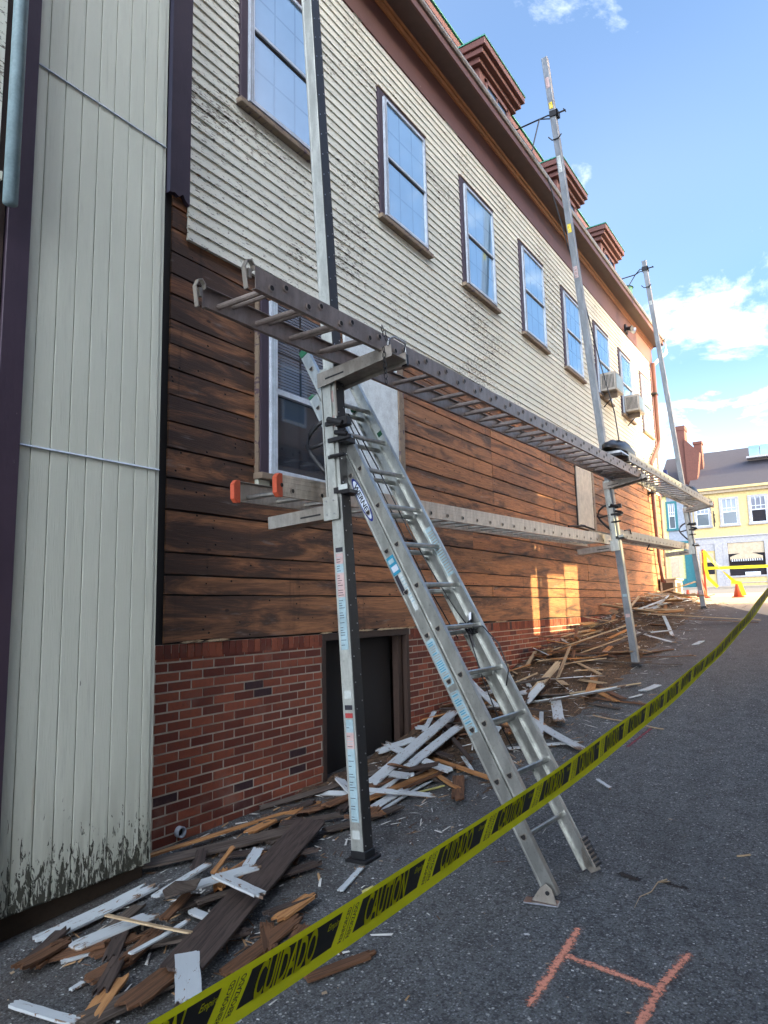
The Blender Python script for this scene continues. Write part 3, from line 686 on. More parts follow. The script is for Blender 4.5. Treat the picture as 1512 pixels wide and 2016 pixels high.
# ------------------------------------------------------------------ street buildings beyond
FY = 46.0
mat('yellow_wall', (.52, .41, .19), .8); mat('shaded_trim', (.30, .31, .34), .6); mat('slate', (.045, .045, .06), .7); mat('blue_wall', (.22, .26, .32), .7)  # trim is white, its shade is put into the grey
mat('teal_paint', (.01, .12, .15), .5); mat('pale_yellow', (.68, .66, .30), .8); mat('chimney_brick', (.10, .040, .032), .9); mat('cream', (.40, .34, .25), .7); mat('appliance_grey', (.34, .35, .36), .5); mat('skylight', build=b_glass((.08, .18, .26), 1.6, 1.0))
yb = thing('yellow_building', (2, FY, 2.3), 'yellow shop building with shade-greyed white trim and dark slate roof closing off the alley', 'building')
b = MB(); b.box((-3.50, FY, 1.8), (14, FY+9, 8.3), 'yellow_wall'); b.build('wall', yb)
b = MB(); b.prism([(-3.62, FY-.35, 8.36), (-3.62, FY+4.5, 11.5), (-3.62, FY+9.3, 8.36)], (17.8, 0, 0), 'slate'); b.build('roof', yb)
b = MB(); b.box((-3.6, FY-.38, 8.22), (14.1, FY-.0, 8.36), 'yellow_wall'); b.box((-3.55, FY-.2, 8.05), (14, FY, 8.22), 'cream'); b.build('eaves', yb)
b = MB()
for k in range(7): b.box((-.30+k*.62, FY+2.05, 10.42), (.28+k*.62, FY+2.3, 11.1), 'skylight')
b.box((-.45, FY+1.7, 10.3), (4.2, FY+2.6, 10.41), 'shaded_trim'); b.build('skylight', yb)
def dist_window(par, x0, x1, z0, z1, tm='shaded_trim', y=FY):
    w = MB(); t_ = .13
    w.box((x0, y-.06, z0), (x0+t_, y, z1), tm); w.box((x1-t_, y-.06, z0), (x1, y, z1), tm); w.box((x0+t_, y-.06, z1-t_), (x1-t_, y, z1), tm); w.box((x0-.04, y-.1, z0), (x1+.04, y, z0+t_), tm)
    o = w.build('window', par)
    p = MB(); a, c = x0+t_, x1-t_; zm = (z0+z1)/2
    p.box((a, y-.02, z0+t_), (c, y-.005, zm), 'pane_dark'); p.box((a, y-.02, zm), (c, y-.005, z1-t_), 'pane_blind'); p.box((a, y-.045, zm-.03), (c, y-.021, zm+.03), 'vinyl_white')
    p.box((a, y-.044, z0+t_), (a+.04, y-.022, z1-t_), 'vinyl_white'); p.box((c-.04, y-.044, z0+t_), (c, y-.022, z1-t_), 'vinyl_white'); p.box((a, y-.0445, z0+t_), (c, y-.0225, z0+t_+.04), 'vinyl_white')
    for q in (1, 2): xx = a+(c-a)*q/3; p.box((xx-.015, y-.04, zm), (xx+.015, y-.021, z1-t_), 'vinyl_white')
    p.box((a, y-.0405, zm+.22), (c, y-.0215, zm+.25), 'vinyl_white'); p.build('pane', o)
for x0, x1 in ((-3.42, -2.45), (-1.98, -.92), (-.43, .63), (1.3, 2.36), (3.0, 4.06), (5.0, 6.06), (7, 8.06)): dist_window(yb, x0, x1, 6.0, 7.75)
# shop front
b = MB(); b.box((-3.5, FY-.10, 5.0), (14, FY-.001, 5.42), 'shaded_trim'); b.box((-3.5, FY-.16, 5.36), (14, FY-.101, 5.42), 'shaded_trim')
for x0, x1 in ((-3.5, -3.3), (-2.42, -2.0), (-1.99, -1.72), (.22, .55), (2.4, 2.7)): b.box((x0, FY-.12, 2.3), (x1, FY-.001, 5.0), 'shaded_trim')
b.box((-1.72, FY-.08, 2.30), (.22, FY-.001, 2.95), 'yellow_wall'); b.box((-1.72, FY-.13, 2.95), (.22, FY-.001, 3.05), 'shaded_trim'); b.box((-1.72, FY-.11, 2.62), (.22, FY-.081, 2.66), 'shaded_trim')
b.build('shopfront_trim', yb)
b = MB(); b.box((-1.72, FY-.03, 3.05), (.22, FY-.002, 5.0), 'pane_dark'); b.box((-1.70, FY-.06, 4.35), (.2, FY-.031, 5.0), 'cream'); b.box((.55, FY-.03, 3.05), (2.4, FY-.002, 5.0), 'pane_dark')
b.box((-.9, FY-.05, 3.05), (-.1, FY-.032, 3.25), 'vinyl_white'); b.build('shop_window', yb)
b = MB(); n = 12
pts = [(-1.60+1.7*q/n, 4.15+.22*math.sin(math.pi*q/n)) for q in range(n+1)]
b.prism([(x, FY-.30, z) for x, z in pts]+[(.1, FY-.30, 3.95), (-1.60, FY-.30, 3.95)], (0, .06, 0), 'cream')
for q in range(14): b.box((-1.58+q*.12, FY-.31, 3.86), (-1.53+q*.12, FY-.29, 4.02), 'ink')
for q in range(14): b.box((-1.52+q*.12, FY-.31, 3.88), (-1.47+q*.12, FY-.29, 4.0), 'vinyl_white')
b.build('arched_awning', yb)
b = MB(); b.box((-3.28, FY-.05, 2.3), (-2.44, FY-.002, 4.6), 'yellow_wall'); b.box((-3.2, FY-.07, 3.2), (-2.52, FY-.051, 3.9), 'pane_dark'); b.box((-3.2, FY-.07, 3.95), (-2.52, FY-.051, 4.45), 'cream'); b.box((-3.3, FY-.08, 4.6), (-2.42, FY-.002, 5.0), 'shaded_trim'); b.build('shop_door', yb)
b = MB(); b.box((-2.30, FY-.5, 6.0), (-2.24, FY-.44, 6.95), 'dark_iron'); b.box((-2.30, FY-.5, 6.72), (-2.24, FY, 6.77), 'dark_iron'); b.tube([(-2.27, FY-.02, 6.3), (-2.27, FY-.25, 6.55), (-2.27, FY-.45, 6.7)], .025, 'dark_iron', 6); b.build('sign_bracket', yb)
gyb = thing('grey_blue_building', (-4.2, FY, 2.3), 'narrow blue-grey building with a teal painted ground floor left of the yellow one', 'building')
b = MB(); b.box((-5.0, FY+.15, 1.8), (-3.52, FY+9, 8.2), 'blue_wall'); b.box((-3.60, FY+.02, 5.3), (-3.501, FY+.15, 8.3), 'shaded_trim'); b.build('wall', gyb)
dist_window(gyb, -5.05, -4.40, 6.0, 7.85, 'teal_paint', FY+.15)
b = MB(); b.box((-5.2, FY+.02, 4.9), (-3.62, FY+.149, 5.3), 'teal_paint'); b.box((-4.15, FY+.0, 2.2), (-3.62, FY+.149, 4.9), 'teal_paint'); b.box((-5.2, FY+.0, 2.2), (-4.16, FY+.148, 3.0), 'teal_paint'); b.box((-5.1, FY+.10, 3.0), (-4.17, FY+.147, 4.9), 'pale_yellow'); b.box((-5.0, FY+.06, 3.1), (-4.5, FY+.099, 4.3), 'cream'); b.build('shopfront', gyb)
b = MB(); b.prism([(-5.6, FY-.1, 8.21), (-5.6, FY+4.5, 11.4), (-5.6, FY+9.2, 8.21)], (1.97, 0, 0), 'slate'); b.build('roof', gyb)
b = MB(); b.box((-4.25, FY+1.0, 8), (-3.75, FY+1.9, 12.75), 'chimney_brick'); b.box((-4.29, FY+.96, 12.5), (-3.71, FY+1.94, 12.78), 'chimney_brick')
b.prism([(-3.8, FY+.9, 8.5), (-3.8, FY+.9, 11.9), (-2.95, FY+.9, 10.9), (-3.3, FY+.9, 8.5)], (0, .6, 0), 'chimney_brick'); b.box((-3.45, FY+2.2, 10), (-3.0, FY+2.8, 11.85), 'chimney_brick'); b.box((-3.5, FY+2.15, 11.7), (-2.95, FY+2.85, 11.87), 'chimney_brick')
b.build('chimney', gyb)
pyb = thing('pale_yellow_building', (-7, FY, 2.3), 'pale yellow-green building glimpsed just past the corner of the stripped wall', 'building')
b = MB(); b.box((-16, FY+.2, 1.8), (-5.01, FY+8, 8.3), 'pale_yellow'); b.build('wall', pyb)
b = MB(); b.box((-16, FY+.05, 8.301), (-5.61, FY+8, 8.5), 'shaded_trim'); b.build('eaves', pyb)
b = MB(); b.box((-5.6, FY+.15, 4.2), (-5.45, FY+.199, 5.2), 'vinyl_white'); b.build('sign_board', pyb)

# cones + far tape
for (x, y, h, lab) in ((1.20, 24.0, .50, 'orange cone wrapped in loose yellow tape at the right edge'), (.16, 24.1, .62, 'tall orange cone half hidden behind the farthest pole'), (-.24, 24.0, .28, 'small plain orange cone left of the farthest pole')):
    g = G(y)+.006; t = thing('traffic_cone', (x, y, g), lab, 'traffic cone', 'orange cones closing the alley')
    b = MB(); b.tube([(x, y, g+.03), (x, y, g+h)], [.14*h/.5, .035], 'orange_plastic', 16); b.build('cone', t, smooth=True)
    b = MB(); q = .17*h/.5; b.box((x-q, y-q, g), (x+q, y+q, g+.03), 'orange_plastic'); b.build('base', t, .006)
mat('tape_far', (.80, .78, .02), .5)
def ribbon(b, pts, w, m, tw=None):
    vs = []; n = len(pts)
    for i, p in enumerate(pts):
        p = Vector(p); d = (Vector(pts[min(i+1, n-1)])-Vector(pts[max(i-1, 0)])).normalized()
        a = (tw[i] if tw else 0); sd = d.cross(Vector((math.sin(a), -math.cos(a), 0))).normalized()
        vs += [p-sd*w/2, p+sd*w/2]
    b.add(vs, [(2*i, 2*i+1, 2*i+3, 2*i+2) for i in range(n-1)], m)
b = MB()
def arc(a, c, sag, n=12): return [tuple(Vector(a).lerp(Vector(c), q/n)-Vector((0, 0, sag*4*(q/n)*(1-q/n)))) for q in range(n+1)]
ribbon(b, arc((.38, 24, 2.60), (9, 24.6, 2.92), .12, 24), .09, 'tape_far', [.3*math.sin(q) for q in range(25)])
ribbon(b, arc((.33, 23.9, 3.15), (1.16, 24, 2.12), .05), .10, 'tape_far', [q*.25 for q in range(13)])
ribbon(b, [(.36, 23.95, 3.1), (.35, 23.95, 2.6), (.40, 23.95, 2.3), (.66, 23.9, 2.0)], .10, 'tape_far')
ribbon(b, [(1.05, 23.9, 2.15), (1.28, 23.88, 2.10), (1.38, 23.86, 1.72)], .12, 'tape_far')
one(b, 'barrier_tape', 'plain yellow tape strung and knotted between the orange cones', 'barrier tape')
b = MB(); b.box((.25, 24.05, G(24)), (.31, 24.11, 3.2), 'orange_plastic'); b.box((.18, 23.98, G(24)+.006), (.38, 24.18, G(24)+.05), 'black_plastic')
one(b, 'delineator_post', 'slim orange post that carries the far yellow tape behind the farthest pole', 'post')
# cabinet at the building end
t = thing('meter_cabinet', (.3, 19.0, 1.5), 'beige boxed cabinet with a recessed panel at the far end of the wall', 'cabinet')
b = MB(); b.box((.05, 18.75, 1.42), (.42, 19.6, 2.12), 'cream'); b.box((.02, 18.72, 2.121), (.46, 19.63, 2.16), 'cream'); b.build('body', t, .01)
b = MB(); b.box((.42, 18.9, 1.80), (.425, 19.4, 2.05), 'foundation'); b.box((.10, 18.742, 1.80), (.36, 18.749, 2.05), 'foundation'); b.build('panel', t)

# ------------------------------------------------------------------ pump jack poles
def make_pole(name, foot, lean, length, label, stickers, rubber_m='rubber', sm='alu_pole'):
    th = math.atan(lean); t = thing(name, foot, label, 'pole', 'pump jack poles along the wall')
    t.rotation_euler = (0, -th, 0)
    o = Vector(foot)
    b = MB(); hx, hy = .043, .048
    def bx(a, c, m): b.box(tuple(o+Vector(a)), tuple(o+Vector(c)), m)
    bx((-hx, -hy, 0), (hx, hy, length), sm)
    for zj in np.arange(3.1, length, 3.1): bx((-hx-.0015, -hy-.0015, zj), (hx+.0015, hy+.0015, zj+.006), 'alu_dull')
    bx((-hx-.004, -hy-.002, 0), (-hx+.012, -hy+.008, length), sm); bx((hx-.012, -hy-.003, 0), (hx+.002, -hy+.008, length), sm)
    b.build('pole_shaft', t, .002)
    b = MB(); b.box(tuple(o+V(hx+.0021, -hy+.001, .0)), tuple(o+V(hx+.008, hy-.001, length)), rubber_m); s = b.build('rubber_strip', t)
    b = MB(); k = 0
    z = .08
    while z < length:
        for (yy, dz) in ((-.03, 0), (.03, .045)):
            b.tube([tuple(o+V(hx+.008, yy, z+dz)), tuple(o+V(hx+.0115, yy, z+dz))], .0045, 'steel', 6)
        z += .165
    tag(b.build('rivet', t), kind='stuff')
    b = MB(); b.box(tuple(o+V(-.075, -.085, -.012)), tuple(o+V(.085, .085, .008)), 'dark_iron'); b.box(tuple(o+V(-.05, -.056, .0)), tuple(o+V(.06, .056, .05)), 'dark_iron'); b.build('foot_plate', t, .003)
    for (z0, z1, m) in stickers:
        b = MB()
        b.box(tuple(o+V(-hx+.014, -hy-.0045, z0)), tuple(o+V(hx-.014, -hy-.0026, z1)), m)
        if z1-z0 > .06 and m != 'ink':
            q = z0+.012
            while q < z1-.01: b.box(tuple(o+V(-hx+.018, -hy-.0052, q)), tuple(o+V(-hx+.018+rnd.uniform(.02, .045), -hy-.0046, q+.004)), 'ink' if rnd.random() < .6 else 'sticker_blue'); q += .016
        b.build('warning_sticker', t)
    return t
st1 = [(.12, .17, 'sticker_white'), (.22, .66, 'sticker_blue'), (.66, .76, 'sticker_pink'), (.76, .84, 'sticker_blue'), (.85, .88, 'ink_red'), (.90, .93, 'ink'), (.97, 1.02, 'sticker_white'),
       (1.28, 1.62, 'sticker_blue'), (1.62, 1.78, 'sticker_pink'), (1.78, 1.84, 'sticker_blue'), (1.84, 1.91, 'sticker_pink'), (1.92, 1.95, 'ink'), (2.78, 2.86, 'sticker_pink'), (2.96, 3.04, 'sticker_pink')]
p1 = make_pole('jack_pole', (1.325, 3.76, .01), .0575, 10.6, 'nearest and largest jack pole, with black rubber strip and stickers, by the dark doorway', st1)
st2 = [(.7, .75, 'sticker_pink'), (1.0, 1.04, 'sticker_blue'), (6.1, 6.3, 'sticker_pink'), (6.9, 7.05, 'sticker_yellow'), (8.0, 8.3, 'sticker_white'), (9.2, 9.32, 'sticker_yellow'), (9.6, 9.8, 'sticker_pink')]
p2 = make_pole('jack_pole', (1.352, 10.62, G(10.62)+.01), .079, 10.2, 'middle jack pole rising past the dormers, its foot in the debris heap', st2, 'alu_dull', 'alu_shade')
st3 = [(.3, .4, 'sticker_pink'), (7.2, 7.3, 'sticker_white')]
p3 = make_pole('jack_pole', (1.335, 16.8, G(16.8)+.01), .081, 8.35, 'farthest jack pole standing just before the sunlit pavement', st3, 'alu_dull', 'alu_shade')
# roof braces belong to the two far poles
def brace(pole, zc, ends, label):
    t = thing('roof_brace', zc, label, 'brace', 'roof braces of the jack poles')
    c = Vector(zc); b = MB()
    b.tube([tuple(c), tuple(c+V(-.12, 0, .04)), ends[0]], .012, 'dark_iron', 6); b.tube([tuple(c+V(0, .02, -.06)), tuple(c+V(-.12, 0, -.02)), ends[0]], .010, 'dark_iron', 6)
    b.tube([ends[0], ends[1]], .013, 'dark_iron', 6); b.tube([ends[0], ends[2]], .011, 'dark_iron', 6); b.build('brace_rod', t)
    b = MB(); b.box(tuple(c+V(-.07, -.07, -.05)), tuple(c+V(.07, -.052, .05)), 'dark_iron'); b.box(tuple(c+V(.052, -.07, -.05)), tuple(c+V(.07, .07, .05)), 'dark_iron'); b.box(tuple(c+V(-.07, .052, -.05)), tuple(c+V(.07, .07, .05)), 'dark_iron')
    b.tube([tuple(c+V(.06, 0, .01)), tuple(c+V(.19, 0, .01))], .014, 'dark_iron', 6); b.tube([tuple(c+V(.17, -.05, .01)), tuple(c+V(.17, .07, .03))], .010, 'dark_iron', 6)
    b.tube([tuple(c+V(-.1, -.09, -.42)), tuple(c+V(-.05, -.06, -.48)), tuple(c+V(.06, -.06, -.48)), tuple(c+V(.12, -.08, -.44))], .010, 'dark_iron', 6)
    b.build('pole_clamp', t)
brace(p2, (.66, 10.62, 9.72), ((.40, 10.6, 9.74), (-.15, 10.93, 9.98), (.30, 10.36, 8.98)), 'black forked brace tying the middle pole to the roof beside the first dormer')
brace(p3, (.68, 16.8, 9.52), ((.42, 16.9, 9.50), (-.05, 17.4, 9.72), (.32, 16.42, 9.0)), 'small dark brace tying the farthest pole to the eaves')

# ------------------------------------------------------------------ pump jacks (carry both stages)
def make_jack():
    t = thing('pump_jack', (0, 0, 0), 'x', 'pump jack', 'pump jacks on the poles')
    b = MB()   # upright channel on the near wall-side face of the pole
    b.box((-.052, -.066, -.02), (.018, -.0535, .98), 'alu_pole'); b.box((-.070, -.066, -.02), (-.058, .05, .98), 'alu_pole'); b.box((.045, -.062, .62), (.060, -.050, .98), 'alu_dull')
    b.build('upright', t, .002)
    b = MB()   # lower arm toward the wall
    for sy_ in (-1, 1):
        y = sy_*.068; b.box((-.60, min(y, y+.006*sy_), -.075), (.03, max(y, y+.006*sy_), .015), 'alu_dull')
    b.box((-.60, -.068, -.075), (-.02, .068, -.070), 'alu_dull'); b.box((-.30, -.0755, -.045), (-.12, -.0741, -.033), 'black_plastic')
    b.box((-.09, -.080, -.09), (.035, -.0745, .07), 'alu_pole')
    for (x, z) in ((-.06, .04), (.0, .04), (-.06, -.05), (.0, -.05)): b.tube([(x, -.08, z), (x, -.086, z)], .007, 'steel', 6)
    b.build('platform_arm', t, .002)
    b = MB()   # upper arm away from the wall
    for sy_ in (-1, 1):
        y = sy_*.088; b.prism([(-.07, y, .84), (-.07, y, .945), (.55, y, .985), (.55, y, .905)], (0, .006*sy_, 0), 'alu_dull')
        b.prism([(.0, y+.0065*sy_, .885), (.0, y+.0065*sy_, .897), (.16, y+.0065*sy_, .907), (.16, y+.0065*sy_, .895)], (0, .001*sy_, 0), 'black_plastic')
    b.prism([(-.07, -.088, .87), (.55, -.088, .925), (.55, .088, .925), (-.07, .088, .87)], (0, 0, .005), 'alu_dull')
    b.build('bench_arm', t, .002)
    b = MB()
    b.tube([(.50, -.07, .93), (.52, -.07, 1.03), (.535, -.02, 1.06), (.535, .12, 1.06), (.52, .14, 1.0), (.51, .14, .92)], .008, 'steel', 8); b.box((.49, .125, .91), (.53, .155, .99), 'dark_iron'); b.build('hand_loop', t)
    b = MB()   # chain
    for k in range(11):
        z = 1.10-k*.036; x = .50+(.0 if k > 3 else .012*k)
        a = Vector((.011, 0, 0)) if k % 2 else Vector((0, .011, 0)); c = Vector((x, -.105, z))
        lk = [c+a+V(0, 0, .012), c+a-V(0, 0, .012), c-V(0, 0, .022), c-a-V(0, 0, .012), c-a+V(0, 0, .012), c+V(0, 0, .022), c+a+V(0, 0, .012)]
        b.tube(lk, .0032, 'dark_iron', 5)
    b.build('safety_chain', t)
    b = MB()   # shackles
    b.box((-.035, -.085, .56), (.10, -.052, .59), 'black_plastic'); b.box((.052, -.08, .54), (.15, -.02, .60), 'black_plastic'); b.tube([(.0, -.09, .60), (.12, -.09, .55)], .022, 'black_plastic', 8)
    b.box((-.02, -.085, .44), (.165, -.054, .47), 'black_plastic'); b.tube([(.05, -.085, .50), (.15, -.085, .47)], .018, 'dark_iron', 8); b.box((.055, -.06, .43), (.12, .05, .47), 'black_plastic')
    b.box((-.03, -.080, .33), (.11, -.054, .352), 'black_plastic'); b.tube([(.0, -.09, .341), (.12, -.09, .335)], .012, 'dark_iron', 8)
    b.build('shackle', t, .003)
    b = MB(); b.box((.0, -.075, .085), (.125, -.052, .125), 'black_plastic'); b.box((.052, -.07, .075), (.130, .07, .10), 'black_plastic'); b.box((.045, -.0795, .10), (.12, -.0755, .135), 'sticker_white'); b.build('lower_collar', t, .004)
    b = MB(); b.tube([(-.05, -.04, .62), (-.12, -.05, .60), (-.19, -.05, .55), (-.225, -.05, .47), (-.19, -.05, .40), (-.12, -.05, .30), (-.05, -.04, .22)], .016, 'black_plastic', 8); b.tube([(-.21, -.05, .44), (-.05, -.05, .46)], .014, 'black_plastic', 8); b.build('crank_handle', t, smooth=True)
    return t
jk = make_jack()
def dup(root, loc, rot, label):
    r = root.copy(); COL.objects.link(r); r.location = loc; r.rotation_euler = rot; r['label'] = label
    for ch in root.children:
        c = ch.copy(); COL.objects.link(c); c.parent = r
    return r
def on_pole(foot, lean, z): return (foot[0]-lean*(z-foot[2]), foot[1], z)
f1 = (1.325, 3.76, .01)
jk.location = on_pole(f1, .0575, 2.235); jk.rotation_euler = (0, -.0575, 0); jk['label'] = 'nearest pump jack, black shackles beside the ladder top, on the nearest pole'
dup(jk, on_pole((1.352, 10.62, .65), .079, 2.42), (0, -.079, 0), 'middle pump jack carrying the overlapping plank ladders on the middle pole')
dup(jk, on_pole((1.335, 16.8, 1.4), .081, 2.70), (0, -.081, 0), 'farthest pump jack holding the stage ends on the farthest pole')

# ------------------------------------------------------------------ ladders
def make_ladder(root, O, D, Wd, N, length, width, rail_h, m_rail, m_rung, rung_off=(0,), start=.15, spacing=.3048, endcap=None, thick=.028, rung_r=.015, holes=True, grooves=False, npos=(0,), sections=None):
    """D along, Wd across (from first rail to second), N rail height direction. O = corner on first rail, bottom"""
    O, D, Wd, N = Vector(O), Vector(D).normalized(), Vector(Wd).normalized(), Vector(N).normalized()
    def rail(base, sgn, nm):
        b = MB()
        b.frame(base, D, Wd*sgn, N, (0, 0, 0), (length, .0035, rail_h), m_rail)
        b.frame(base, D, Wd*sgn, N, (0, .0036, 0), (length, thick, .004), m_rail)
        b.frame(base, D, Wd*sgn, N, (0, .0036, rail_h-.004), (length, thick, rail_h), m_rail)
        if grooves:
            for g in grooves: b.frame(base, D, Wd*sgn, N, (0, -.0025, rail_h*g), (length, -.0002, rail_h*g+.004), m_rail)
        return b.build(nm, root)
    r1 = rail(O, 1, 'side_rail'); r2 = rail(O+Wd*width, -1, 'side_rail')
    s = start; k = 0
    while s < length-.05:
        for (ds, dn) in rung_off:
            p = O+D*(s+ds)+N*(rail_h*dn)
            if 0 < s+ds < length:
                b = MB(); b.tube([p-Wd*.002, p+Wd*(width+.002)], rung_r, m_rung, 9)
                if holes:
                    for e, sg in ((p, -1), (p+Wd*width, 1)):
                        b.tube([e+Wd*sg*.001, e+Wd*sg*.006], rung_r+.004, m_rail, 10); b.tube([e+Wd*sg*.0062, e+Wd*sg*.0064], rung_r-.002, 'dark', 10)
                b.build('rung', root, smooth=False)
        s += spacing; k += 1
# upper stage, near: brown weathered extension ladder lying on edge rails
def stage(loc0, loc1, width, rail_h, label, cat_group, m_rail, m_rung, offs, caps=None, gro=False, spacing=.3048, hooks=False, rr=.0165):
    a, c = Vector(loc0), Vector(loc1); D = (c-a).normalized(); Wd = Vector((-1, 0, 0)); N = Wd.cross(D)
    if N.z < 0: N = -N
    t = thing('ladder_stage', loc0, label, 'ladder', cat_group); L = (c-a).length
    make_ladder(t, a, D, Wd, N, L, width, rail_h, m_rail, m_rung, offs, .12, spacing, grooves=gro, rung_r=rr)
    if caps:
        for e, sg in (((a, -1),) if caps == 'near' else ((c, 1),) if caps == 'far' else ((a, -1), (c, 1))):
            for w in (0, width):
                b = MB(); q = .02; o = e+Wd*w; H = rail_h
                pl = [(0-.006, .02), (.0-.006, H-.02), (.018, H+.006), (.05, H+.006), (.05, -.006), (.018, -.006)]
                sgw = 1 if w == 0 else -1
                b.prism([tuple(o+D*(sg*(-.0)+ -sg*(x if sg < 0 else -x)*0 + (x-.03)*(1 if sg < 0 else -1))+N*z-Wd*.006*sgw) for x, z in pl], tuple(Wd*.036*sgw), 'orange_plastic')
                b.tube([o+D*(0 if sg < 0 else 0)+N*H/2-Wd*.0065*sgw+D*(.012*(-sg)*-1*-1), o+N*H/2-Wd*.008*sgw+D*(.012*-sg)], .014, 'dark', 10)
                b.build('end_cap', t)
    if hooks:
        for w in (0, width):
            b = MB(); o = a+Wd*w; sgw = 1 if w == 0 else -1; X = -D
            def P(x, z): return o+X*x+N*z+Wd*.004*sgw
            pts = [P(.0, .10), P(.0, .13), P(.02, .150), P(.045, .14), P(.065, .10), P(.05, -.01), P(.045, -.01)]
            for u, v in zip(pts[:-1], pts[1:]):
                dd = (v-u); b.frame(u, dd.normalized(), Wd*sgw, dd.normalized().cross(Wd*sgw), (0, 0, -.003), (dd.length+.003, .028, .003), 'alu_dull')
            b.frame(P(.028, .07), X, Wd*sgw, N, (-.010, .004, -.02), (.012, .024, .03), 'alu_dull')
            b.build('end_hook', t)
    return t
stage((1.62, 2.49, 3.192), (1.62, 10.95, 3.385), .40, .122, 'upper brown aluminium ladder stage with hooked near end, running from nearest pole to middle pole', 'ladder stages on the jacks', 'alu_brown', 'alu_brown', ((0, .36), (.115, .70)), hooks=True, rr=.017)
stage((1.66, 9.80, 3.50), (1.66, 17.20, 3.665), .44, .13, 'upper far ladder stage, partly gold with sunlight, lying over the brown one', 'ladder stages on the jacks', 'alu_dull', 'alu_dull', ((0, .5),), caps='far', gro=(.3, .65))
stage((1.05, 3.31, 2.275), (1.05, 10.95, 2.455), .40, .14, 'lower ladder stage with orange end caps between the nearest pole and wall', 'ladder stages on the jacks', 'alu_mid', 'alu', ((0, .30),), caps='near', gro=(.18, .42, .66, .86))
stage((1.08, 10.98, 2.575), (1.08, 17.35, 2.745), .40, .14, 'lower far ladder stage between the middle and farthest poles', 'ladder stages on the jacks', 'alu_dull', 'alu_dull', ((0, .30),), gro=(.3, .65))

# leaning extension ladder
lad = thing('extension_ladder', (2.55, 3.95, 0), 'aluminium extension ladder leaning toward the wall, its feet on the asphalt behind the printed tape', 'ladder')
A = Vector((2.55, 3.71, .02)); D = Vector((-.478, .030, .878)).normalized(); Wd = Vector((.104, .99, .0)).normalized(); Wd = (Wd-D*Wd.dot(D)).normalized(); N = Wd.cross(D)
if N.x < 0: N = -N
def lean_rail(o, sgn, s0, s1, rh, nm, flange_out=True):
    b = MB(); wv = Wd*sgn
    b.frame(o, D, wv, N, (s0, 0, 0), (s1, .003, rh), 'alu'); b.frame(o, D, wv, N, (s0, .0031, 0), (s1, .030, .004), 'alu'); b.frame(o, D, wv, N, (s0, .0031, rh-.004), (s1, .030, rh), 'alu')
    b.frame(o, D, wv, N, (s0, -.003, -.001), (s1, -.0002, .008), 'alu'); b.frame(o, D, wv, N, (s0, -.003, rh-.008), (s1, -.0002, rh+.001), 'alu')
    return b.build(nm, lad)
RH = .080; wb, wf = .49, .455
b0 = A-N*.010; b1 = b0+Wd*wb
lean_rail(b0, 1, .0, 3.46, RH, 'base_rail'); lean_rail(b1, -1, .0, 3.46, RH, 'base_rail')
f0 = A+Wd*.012+N*(RH-.004); f1_ = f0+Wd*(wb-.024)
lean_rail(f0, 1, .50, 3.80, RH, 'fly_rail'); lean_rail(f1_, -1, .50, 3.80, RH, 'fly_rail')
def drung(o, wd, s, nm='rung'):
    b = MB(); c = o+D*s+N*(RH*.5)
    prof = [(-.014, .012), (.014, .012), (.016, .004), (.010, -.010), (0, -.015), (-.010, -.010), (-.016, .004)]
    up = Vector((0, 0, 1)); h = (N).normalized(); v_ = D
    b.prism([tuple(c+h*x+v_*z) for x, z in prof], tuple(Wd*wd), 'alu')
    for e, sg in ((c, -1), (c+Wd*wd, 1)):
        b.prism([tuple(e+Wd*sg*.001+h*x*1.30+v_*z*1.30) for x, z in prof], tuple(Wd*sg*.004), 'alu_dull'); b.prism([tuple(e+Wd*sg*.0052+h*x*.95+v_*z*.95) for x, z in prof], tuple(Wd*sg*.001), 'dark')
    b.build(nm, lad)
for k in range(11): drung(b0, wb, .31+k*.3048)
for k in range(11): drung(f0, wb-.024, .6148+k*.3048)
b = MB()
for o, sg in ((f0, 1), (f1_, -1)):
    b.frame(o, D, Wd*sg, N, (.478, -.006, -.004), (.50, .034, RH+.004), 'green_plastic'); b.frame(o, D, Wd*sg, N, (3.80, -.004, -.004), (3.86, .034, RH+.002), 'green_plastic')
for o, sg in ((b0, 1), (b1, -1)): b.frame(o, D, Wd*sg, N, (3.46, -.004, -.004), (3.49, .034, RH*.6), 'green_plastic')
b.build('rail_cap', lad, .006)
# feet
b = MB(); h = V(.98, -.1, -.02).normalized()
b.frame(A+V(-.03, -.02, -.022), V(.97, .18, 0).normalized(), V(-.18, .97, 0).normalized(), V(0, 0, 1), (-.09, -.03, 0), (.09, .05, .008), 'steel'); b.frame(A+V(-.03, -.02, -.022), V(.97, .18, 0).normalized(), V(-.18, .97, 0).normalized(), V(0, 0, 1), (-.095, -.032, -.008), (.095, .052, -.001), 'rubber')
b.prism([tuple(A+V(x, -.03, z)) for x, z in ((-.08, -.012), (.06, -.012), (.035, .06), (.0, .085), (-.03, .06))], (0, .006, 0), 'alu_dull'); b.tube([A+V(.01, -.036, .04), A+V(.01, .0, .04)], .012, 'dark_iron', 8)
b.build('shoe', lad, .002)
b = MB(); Q = A+Wd*wb
b.frame(Q+N*RH, D, Wd, N, (-.01, -.045, .0), (.16, .02, .010), 'alu_dull')
for k in range(7): b.frame(Q+N*(RH+.010), D, Wd, N, (-.005+k*.024, -.046, 0), (.008+k*.024, .021, .012), 'rubber')
b.prism([tuple(Q-Wd*.003+D*x+N*z) for x, z in ((-.03, .02), (-.03, RH+.01), (.16, RH+.01), (.10, .03), (.02, .0))], tuple(Wd*.004), 'alu_dull'); b.build('shoe', lad, .002)
b = MB()   # rung lock
Q = f1_+D*1.62
